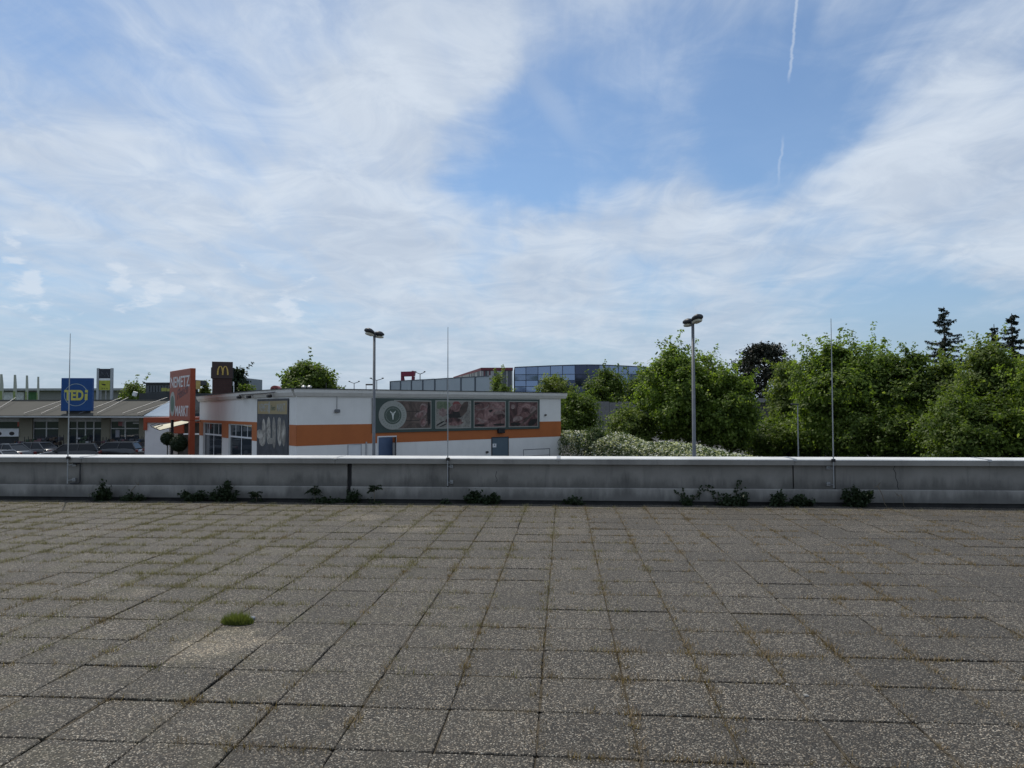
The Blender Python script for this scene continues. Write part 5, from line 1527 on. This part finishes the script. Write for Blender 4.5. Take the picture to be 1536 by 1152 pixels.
def pine(px, d, top, hw_px, label, seed):
    rs = np.random.RandomState(seed)
    k = d / FPX; b = on_ground(px, d); H = at(px, top, d).z - GZ; Rw = hw_px * k
    t = thing('pine_tree', b, label, 'pine')
    mb = MB(); mb.tube([(0, 0, 0), (.2, 0, H * .5), (0, 0, H * .93)], [.28, .2, .06], 8)
    C = []
    for i in range(175):
        f = rs.rand()
        z = H * (.30 + .68 * f)
        rr = Rw * 1.05 * math.sin(math.pi * min(1, .30 + .66 * f)) ** .7 * rs.uniform(.25, 1.0) ** .6
        a = rs.uniform(0, 2 * math.pi)
        c = np.array([rr * math.cos(a), rr * math.sin(a), z + .1 * rr]); C.append(c)
        mb.tube([(0, 0, z - .3 * rr), tuple(c * np.array([.5, .5, 1]) + np.array([0, 0, -.25])), tuple(c)], [.05, .035, .012], 4, False)
    mb.build('trunk', BARK, t)
    C = np.array(C); per = 95
    P = np.repeat(C, per, 0) + rs.normal(0, 1, (len(C) * per, 3)) * np.array([.56, .56, .20])
    Nn = rs.normal(0, .4, (len(P), 3)) + np.array([0, 0, .7])
    link_mesh('crown', quads_mesh('crown', leaf_quads(P, Nn, .33, rs, .5)), LEAF_P, t)
pine(1147, 86, 517, 49, 'broad dark brown green pine above the leafy trees', 44)

# white flowering hedge, coming nearer along the car park edge
def hedge():
    rs = np.random.RandomState(5)
    pts = [(842, 51), (880, 49), (905, 47), (960, 43), (1020, 38.5), (1080, 34.5), (1140, 31), (1185, 29)]
    W_ = [on_ground(p, d) for p, d in pts]
    tops = [2.42, 2.55, 2.40, 2.34, 2.20, 2.12, 2.02, 1.90]
    t = thing('flowering_hedge', W_[3], 'long clipped hedge covered in white blossom along the car park', 'hedge')
    off = np.array(W_[3])
    P = []; N_ = []
    for (a, b, ta, tb) in zip(W_[:-1], W_[1:], tops[:-1], tops[1:]):
        ln = (b - a).length; n = int(ln * 1500)
        s = rs.rand(n)
        c = np.array(a)[None] * (1 - s[:, None]) + np.array(b)[None] * s[:, None]
        dirv = np.array((b - a).normalized()); side = np.array([-dirv[1], dirv[0], 0])
        hh = ta + (tb - ta) * s
        hh = hh + .16 * np.sin(c[:, 0] * 2.1) + .10 * np.sin(c[:, 0] * 5.3 + c[:, 1])
        ang = rs.uniform(0, math.pi, n)
        rr = rs.uniform(.55, 1.03, n) ** .5
        x = np.cos(ang) * 1.0 * rr; z = hh * (.35 + .65 * np.sin(ang) ** .6 * rr)
        low = rs.rand(n) < .35
        z = np.where(low, rs.uniform(.1, 1, n) * hh * .9, z); x = np.where(low, np.sign(x) * rs.uniform(.75, 1.05, n), x)
        p = c + side[None] * x[:, None] + rs.normal(0, .05, (n, 3)); p[:, 2] = GZ + z
        P.append(p); N_.append(side[None] * x[:, None] + np.array([0, 0, .6]))
    P = np.concatenate(P) - off; N_ = np.concatenate(N_)
    m = rs.rand(len(P)) < .55
    q = leaf_quads(P[m], N_[m], .13, rs); link_mesh('foliage', quads_mesh('foliage', q), LEAF_H, t)
    pb = P[~m] * 1.0
    pb = pb[rs.rand(len(pb)) < .85]; nb = np.tile([0, 0, 1.0], (len(pb), 1))
    q = leaf_quads(pb + np.array([0, 0, .04]), nb, .12, rs, .9); link_mesh('blossom', quads_mesh('blossom', q), BLOSSOM, t)
    mb = MB()
    for a, b in zip(W_[:-1], W_[1:]):
        for s in (0, .25, .5, .75):
            c = a.lerp(b, s) - W_[3]
            mb.tube([(c.x, c.y, 0), (c.x + .1, c.y, 1.0), (c.x - .2, c.y + .1, 1.7)], [.04, .03, .01], 5)
            mb.tube([(c.x, c.y, .3), (c.x + .4, c.y - .1, 1.6)], [.025, .01], 5)
    mb.build('stems', BARK, t)['kind'] = 'stuff'
hedge()
tree(893, 47.5, 643, 15, 'taller green shoot bush growing out of the flowering hedge', LEAF_H, 21, n_leaf=4000, leaf=.14, shoots=10, clump=.28, name='bush', cat='bush')

# clipped round trees in pots at the entrance
for i, (px, d, pt, hw_, lb) in enumerate(((252, 47, 648, 9.5, 'round clipped dark tree in a pot under the awning'), (269, 46, 653, 12, 'wider round clipped dark tree in a pot beside the red sign post'))):
    b = on_ground(px, d); k = d / FPX
    t = thing('potted_tree', b, lb, 'potted tree', group='potted round trees at the entrance')
    mb = MB(); mb.tube([(0, 0, 0), (0, 0, .45), (0, 0, .5)], [.24, .32, .32], 14); mb.build('pot', M('pot_grey', (.16, .16, .17), .7), t)
    H = at(px, pt, d).z - GZ; Rr = hw_ * k
    mb = MB(); mb.tube([(0, 0, .45), (0, 0, H - Rr)], .035, 6); mb.build('trunk', BARK, t)
    rs = np.random.RandomState(60 + i); n = 3500
    dr = rs.normal(0, 1, (n, 3)); dr /= np.linalg.norm(dr, axis=1)[:, None]
    P = dr * Rr * rs.uniform(.5, 1.05, (n, 1)) ** .5 + np.array([0, 0, H - Rr])
    link_mesh('crown', quads_mesh('crown', leaf_quads(P, dr, .12, rs)), LEAF_D, t)

# ================================================================== weeds on the roof
WEED = leaf_mat('weed_leaf', (.012, .022, .009), (.030, .048, .018), .2, nscale=8)
STEM = M('dry_stem', (.16, .13, .09), .9, .3, 10)
WG = 'weeds along the parapet foot'
def weed(px, w_px, h_px, label, seed, kind='bushy', n=420):
    rs = np.random.RandomState(seed)
    y = WALLY - .20 + rs.uniform(-.05, .03)
    r_ = ray(px, 750); x = r_.x * y / r_.y
    k = 12.4 / FPX; w = w_px * k / 2; h = h_px * k
    t = thing('weed', (x, y, -.055), label, 'weed', group=WG)
    mb = MB(); qs = []
    if kind == 'bushy':
        for i in range(9):
            a = rs.uniform(-1, 1); ex = a * w * .9; ez = h * rs.uniform(.55, 1.0) * (1 - .45 * abs(a)); ey = rs.uniform(-.14, .10)
            mb.tube([(ex * .15, 0, 0), (ex * .6, ey * .5, ez * .6), (ex, ey, ez)], [.006, .004, .002], 4, False)
            m_ = n // 4; s = rs.uniform(.25, 1.04, m_)
            P = np.stack([ex * s ** .8, ey * s, ez * s], 1) + rs.normal(0, .035, (m_, 3)) * np.array([1, .9, .8])
            qs.append(leaf_quads(P, rs.normal(0, .5, (m_, 3)) + np.array([0, -.3, .7]), .055, rs, .6))
    elif kind == 'palm':
        mb.tube([(0, 0, 0), (.01, 0, h * .5), (0, 0, h * .8)], [.006, .005, .003], 5, False)
        for i in range(9):
            a = rs.uniform(0, 2 * math.pi); z0_ = h * rs.uniform(.55, .85); ln = w * rs.uniform(.8, 1.15)
            e = Vector((math.cos(a) * ln, math.sin(a) * ln * .6, z0_ + h * rs.uniform(-.12, .25)))
            mid = Vector((0, 0, z0_)).lerp(e, .5) + Vector((0, 0, .04))
            mb.tube([(0, 0, z0_), mid, e], [.003, .002, .001], 4, False)
            P = []
            for s in np.linspace(.2, 1, 9):
                p = (Vector((0, 0, z0_)).lerp(mid, s * 2) if s < .5 else mid.lerp(e, s * 2 - 1))
                P += [tuple(p + Vector((-math.sin(a), math.cos(a), 0)) * o) for o in (-.022, .022)]
            qs.append(leaf_quads(np.array(P), np.tile([0, -.2, 1.0], (len(P), 1)), .06, rs, .45))
        m_ = 60; P = rs.normal(0, 1, (m_, 3)) * np.array([w * .5, .05, .03]) + np.array([0, 0, .07])
        qs.append(leaf_quads(P, np.tile([0, 0, 1.0], (m_, 1)), .05, rs, .5))
    elif kind == 'vine':
        for i in range(4):
            pts = [Vector((rs.uniform(-w, w) * .3, .12, 0))]
            for s in range(5): pts.append(pts[-1] + Vector((rs.uniform(-.06, .06) + (w * .25 if i % 2 else -w * .22), .004, h / 5 * rs.uniform(.7, 1.25))))
            mb.tube(pts, .003, 4, False)
            for p in pts[1:]:
                P = np.array(p)[None] + rs.normal(0, .022, (5, 3)); qs.append(leaf_quads(P, np.tile([0, -1.0, .3], (5, 1)), .045, rs, .8))
        m_ = n; P = rs.normal(0, 1, (m_, 3)) * np.array([w * .33, .05, h * .16]) + np.array([0, -.02, h * .22]); qs.append(leaf_quads(P, np.tile([0, -.4, .6], (m_, 1)), .05, rs, .7))
    q = np.concatenate(qs); q[:, :, 2] = np.maximum(q[:, :, 2], .0)
    q[:, :, 1] = np.minimum(q[:, :, 1], .135)
    mb.build('stem', STEM, t)
    link_mesh('leaves', quads_mesh('leaves', q), WEED, t)
weed(153, 24, 36, 'narrow upright dark weed next to the leftmost curled dry stem', 1)
weed(200, 36, 20, 'low weed around a pale curled dry stem', 2, n=260)
weed(289, 46, 28, 'wide low dark weed left of the biggest bushy pair', 3)
weed(338, 48, 36, 'bushy dark weed with ragged top beside the wide low one', 4, n=520)
weed(384, 22, 20, 'small fan-shaped weed right of the ragged bushy weed', 5, 'palm')
weed(472, 34, 30, 'weed of star-shaped fronds left of the black expansion joint', 6, 'palm')
weed(490, 44, 16, 'low weed strip left of the black expansion joint', 7, n=260)
weed(528, 18, 28, 'dark weed sprouting from the black expansion joint', 8, n=280)
weed(561, 24, 32, 'single palm-like seedling right of the black expansion joint', 9, 'palm')
weed(712, 28, 26, 'round dark weed at the foot of the wall, left of a round pair', 10)
weed(736, 28, 24, 'round dark weed at the foot of the wall, right of a round pair', 11)
weed(668, 18, 10, 'tiny low weed under the middle lightning rod', 12, n=120)
weed(862, 28, 18, 'small weed above a dark damp stain on the wall', 13, n=200)
weed(1030, 20, 30, 'weed with a thin climbing shoot on the wall', 14, 'vine')
weed(1090, 26, 36, 'weed with a leafy runner climbing the plaster', 15, 'vine')
weed(1114, 26, 26, 'short dark weed beside the leafy climbing runner', 16)
weed(1170, 30, 26, 'low dark weed of two touching clumps, the one with the wall joint above', 17)
weed(1201, 32, 22, 'low dark weed left of the right lightning rod', 18)
weed(1281, 54, 44, 'largest bushy dark weed right of the right lightning rod', 19, n=760)
# dry stems
def dry(px, pts, label, seed):
    y = WALLY - .09; r_ = ray(px, 750); x = r_.x * y / r_.y
    t = thing('dry_stem', (x, y, -.055), label, 'dead plant', group='dead stems along the parapet foot')
    k = 12.5 / FPX
    mb = MB(); mb.tube([(a * k, -.02 - .01 * i, b * k) for i, (a, b) in enumerate(pts)], .006, 5); mb.build('stalk', STEM, t)
    rs = random.Random(seed); a, b = pts[-1]
    mb = MB()
    for i in range(4): mb.tube([(a * k, -.03, b * k), (a * k + rs.uniform(-.06, .06), -.05, b * k + rs.uniform(-.02, .08))], .004, 4)
    mb.build('twig', STEM, t)
dry(203, [(6, 0), (-4, 4), (-8, 10), (-2, 15), (5, 10), (2, 3), (-5, 8), (-2, 20), (6, 28)], 'pale dry stem curled into a loop against the wall', 1)
dry(1332, [(0, 0), (-6, 8), (-9, 20), (-14, 30), (-16, 33)], 'bent dry stem leaning on the wall near the crack', 2)
dry(1356, [(4, 0), (-2, 6), (-3, 14), (-6, 22), (-10, 20)], 'short forked dry stem below the wall crack', 3)

# growth in the joints: grass left, rusty stonecrop right
def joint_growth(name, mat, label, cat, n_t, seed, weight, ln, clump=1.0, width=.0025, nb=(5, 12)):
    rs = np.random.RandomState(seed); tri = []
    cnt = 0; tries = 0
    while cnt < n_t and tries < n_t * 40:
        tries += 1
        y = 3.0 + 9.3 * rs.rand() ** .8; x = rs.uniform(-.80, .80) * (y + .8) - .07 * y
        if rs.rand() < .55:
            y = Y0 + PITCHS * round((y - Y0) / PITCHS) + rs.normal(0, .008)
        else:
            x = X0 + PITCHS * round((x - X0) / PITCHS) + rs.normal(0, .008)
        if y > 12.36 or y < 2.5: continue
        if rs.rand() > weight(x, y): continue
        cnt += 1
        z = sag(x, y) - .012
        s = rs.uniform(.5, 1.5); m_ = rs.randint(*nb)
        for i in range(m_):
            bx__, by__ = x + rs.normal(0, .018 * clump), y + rs.normal(0, .018 * clump)
            a = rs.uniform(0, 2 * math.pi); L_ = ln * s * rs.uniform(.5, 1.2); lean = rs.uniform(.2, 1.1)
            dx, dy, dz = math.cos(a) * L_ * lean, math.sin(a) * L_ * lean, L_
            wx_, wy_ = -math.sin(a) * width * s, math.cos(a) * width * s
            tri.append([(bx__ - wx_, by__ - wy_, z), (bx__ + wx_, by__ + wy_, z), (bx__ + dx, by__ + dy, z + dz)])
    o = link_mesh(name, quads_mesh(name, np.array(tri), 3), mat)
    tag(o, label, cat, kind='stuff')
def nzv(x, y, s, o): return mnoise.noise((x * s, y * s, o)) * .5 + .5
JG = leaf_mat('joint_grass', (.12, .108, .050), (.31, .275, .155), .15, nscale=3)
JB = leaf_mat('rusty_stonecrop', (.11, .075, .045), (.30, .225, .135), .2, nscale=3)
joint_growth('joint_grass', JG, 'thin yellow green grass growing in the slab joints', 'grass', 5200, 3,
             lambda x, y: max(0, min(1, (1.4 - x) / 6.0)) * max(0, min(1, (y - 4.2) / 3)) * (nzv(x, y, .8, 2) ** 2 * 3.0), .034, 2.2, .003, (9, 20))
joint_growth('dry_joint_weeds', JB, 'rusty brown dried stonecrop tufts in the slab joints', 'weeds', 4600, 4,
             lambda x, y: (.35 + .65 * max(0, min(1, (x + 2.5) / 4.5))) * (nzv(x, y, .9, 9) ** 3 * 4.0), .033, 1.5, .003, (8, 18))
joint_growth('edge_grass', JG, 'sparse grass fringe along the last slab course', 'grass', 420, 6,
             lambda x, y: 1.0 if y > 11.7 else 0.0, .035, 1.3, .003, (5, 12))
# one lush cushion with a pebble
rr = ray(356, 935); p = EYE + rr * (-EYE.z / rr.z)
cu = thing('grass_cushion', (p.x, p.y, sag(p.x, p.y) - .003), 'bright green cushion of moss grass in a slab joint', 'grass tuft')
rs = np.random.RandomState(9); tri = []
for i in range(1500):
    a = rs.uniform(0, 2 * math.pi); q = math.sqrt(rs.rand()); x, y = .125 * q * math.cos(a), .065 * q * math.sin(a)
    h = (.085 * (1 - q * q) + .022) * rs.uniform(.6, 1.15); lean = .35 * q + rs.uniform(0, .25)
    dx, dy = math.cos(a) * h * lean, math.sin(a) * h * lean; b = rs.uniform(0, 6.28); w_ = .0028
    tri.append([(x - math.cos(b) * w_, y - math.sin(b) * w_, 0), (x + math.cos(b) * w_, y + math.sin(b) * w_, 0), (x + dx, y + dy, h)])
link_mesh('blades', quads_mesh('blades', np.array(tri), 3), leaf_mat('cushion_green', (.065, .085, .022), (.20, .225, .07), .3, nscale=20), cu)
mb = MB(); mb.ngon(0, 0, .10, .05, -.012, .012, 14, 'z'); mb.build('root_mat', SOIL, cu)
def stone(px, py, s, label, seed, mat):
    rr = ray(px, py); p = EYE + rr * (-EYE.z / rr.z)
    bm = bmesh.new(); bmesh.ops.create_icosphere(bm, subdivisions=2, radius=s)
    for v in bm.verts:
        v.co *= 1 + .30 * mnoise.noise(v.co / s * 1.1 + Vector((seed, 0, 0))); v.co.z *= .62
    me = bpy.data.meshes.new('pebble'); bm.to_mesh(me); bm.free()
    o = link_mesh('pebble', me, mat); o.location = (p.x, p.y, sag(p.x, p.y) + s * .40)
    tag(o, label, 'pebble')
stone(377, 930, .030, 'blue grey pebble beside the bright green cushion', 1, M('pebble_grey', (.20, .22, .26), .7, .2, 30))
stone(1181, 1028, .012, 'pale pebble beside a rusty tuft in a slab joint', 2, M('pebble_pale', (.28, .27, .25), .8, .2, 30))
stone(1209, 1044, .014, 'flat whitish stone on a slab near a pale pebble', 3, MATS['pebble_pale'])
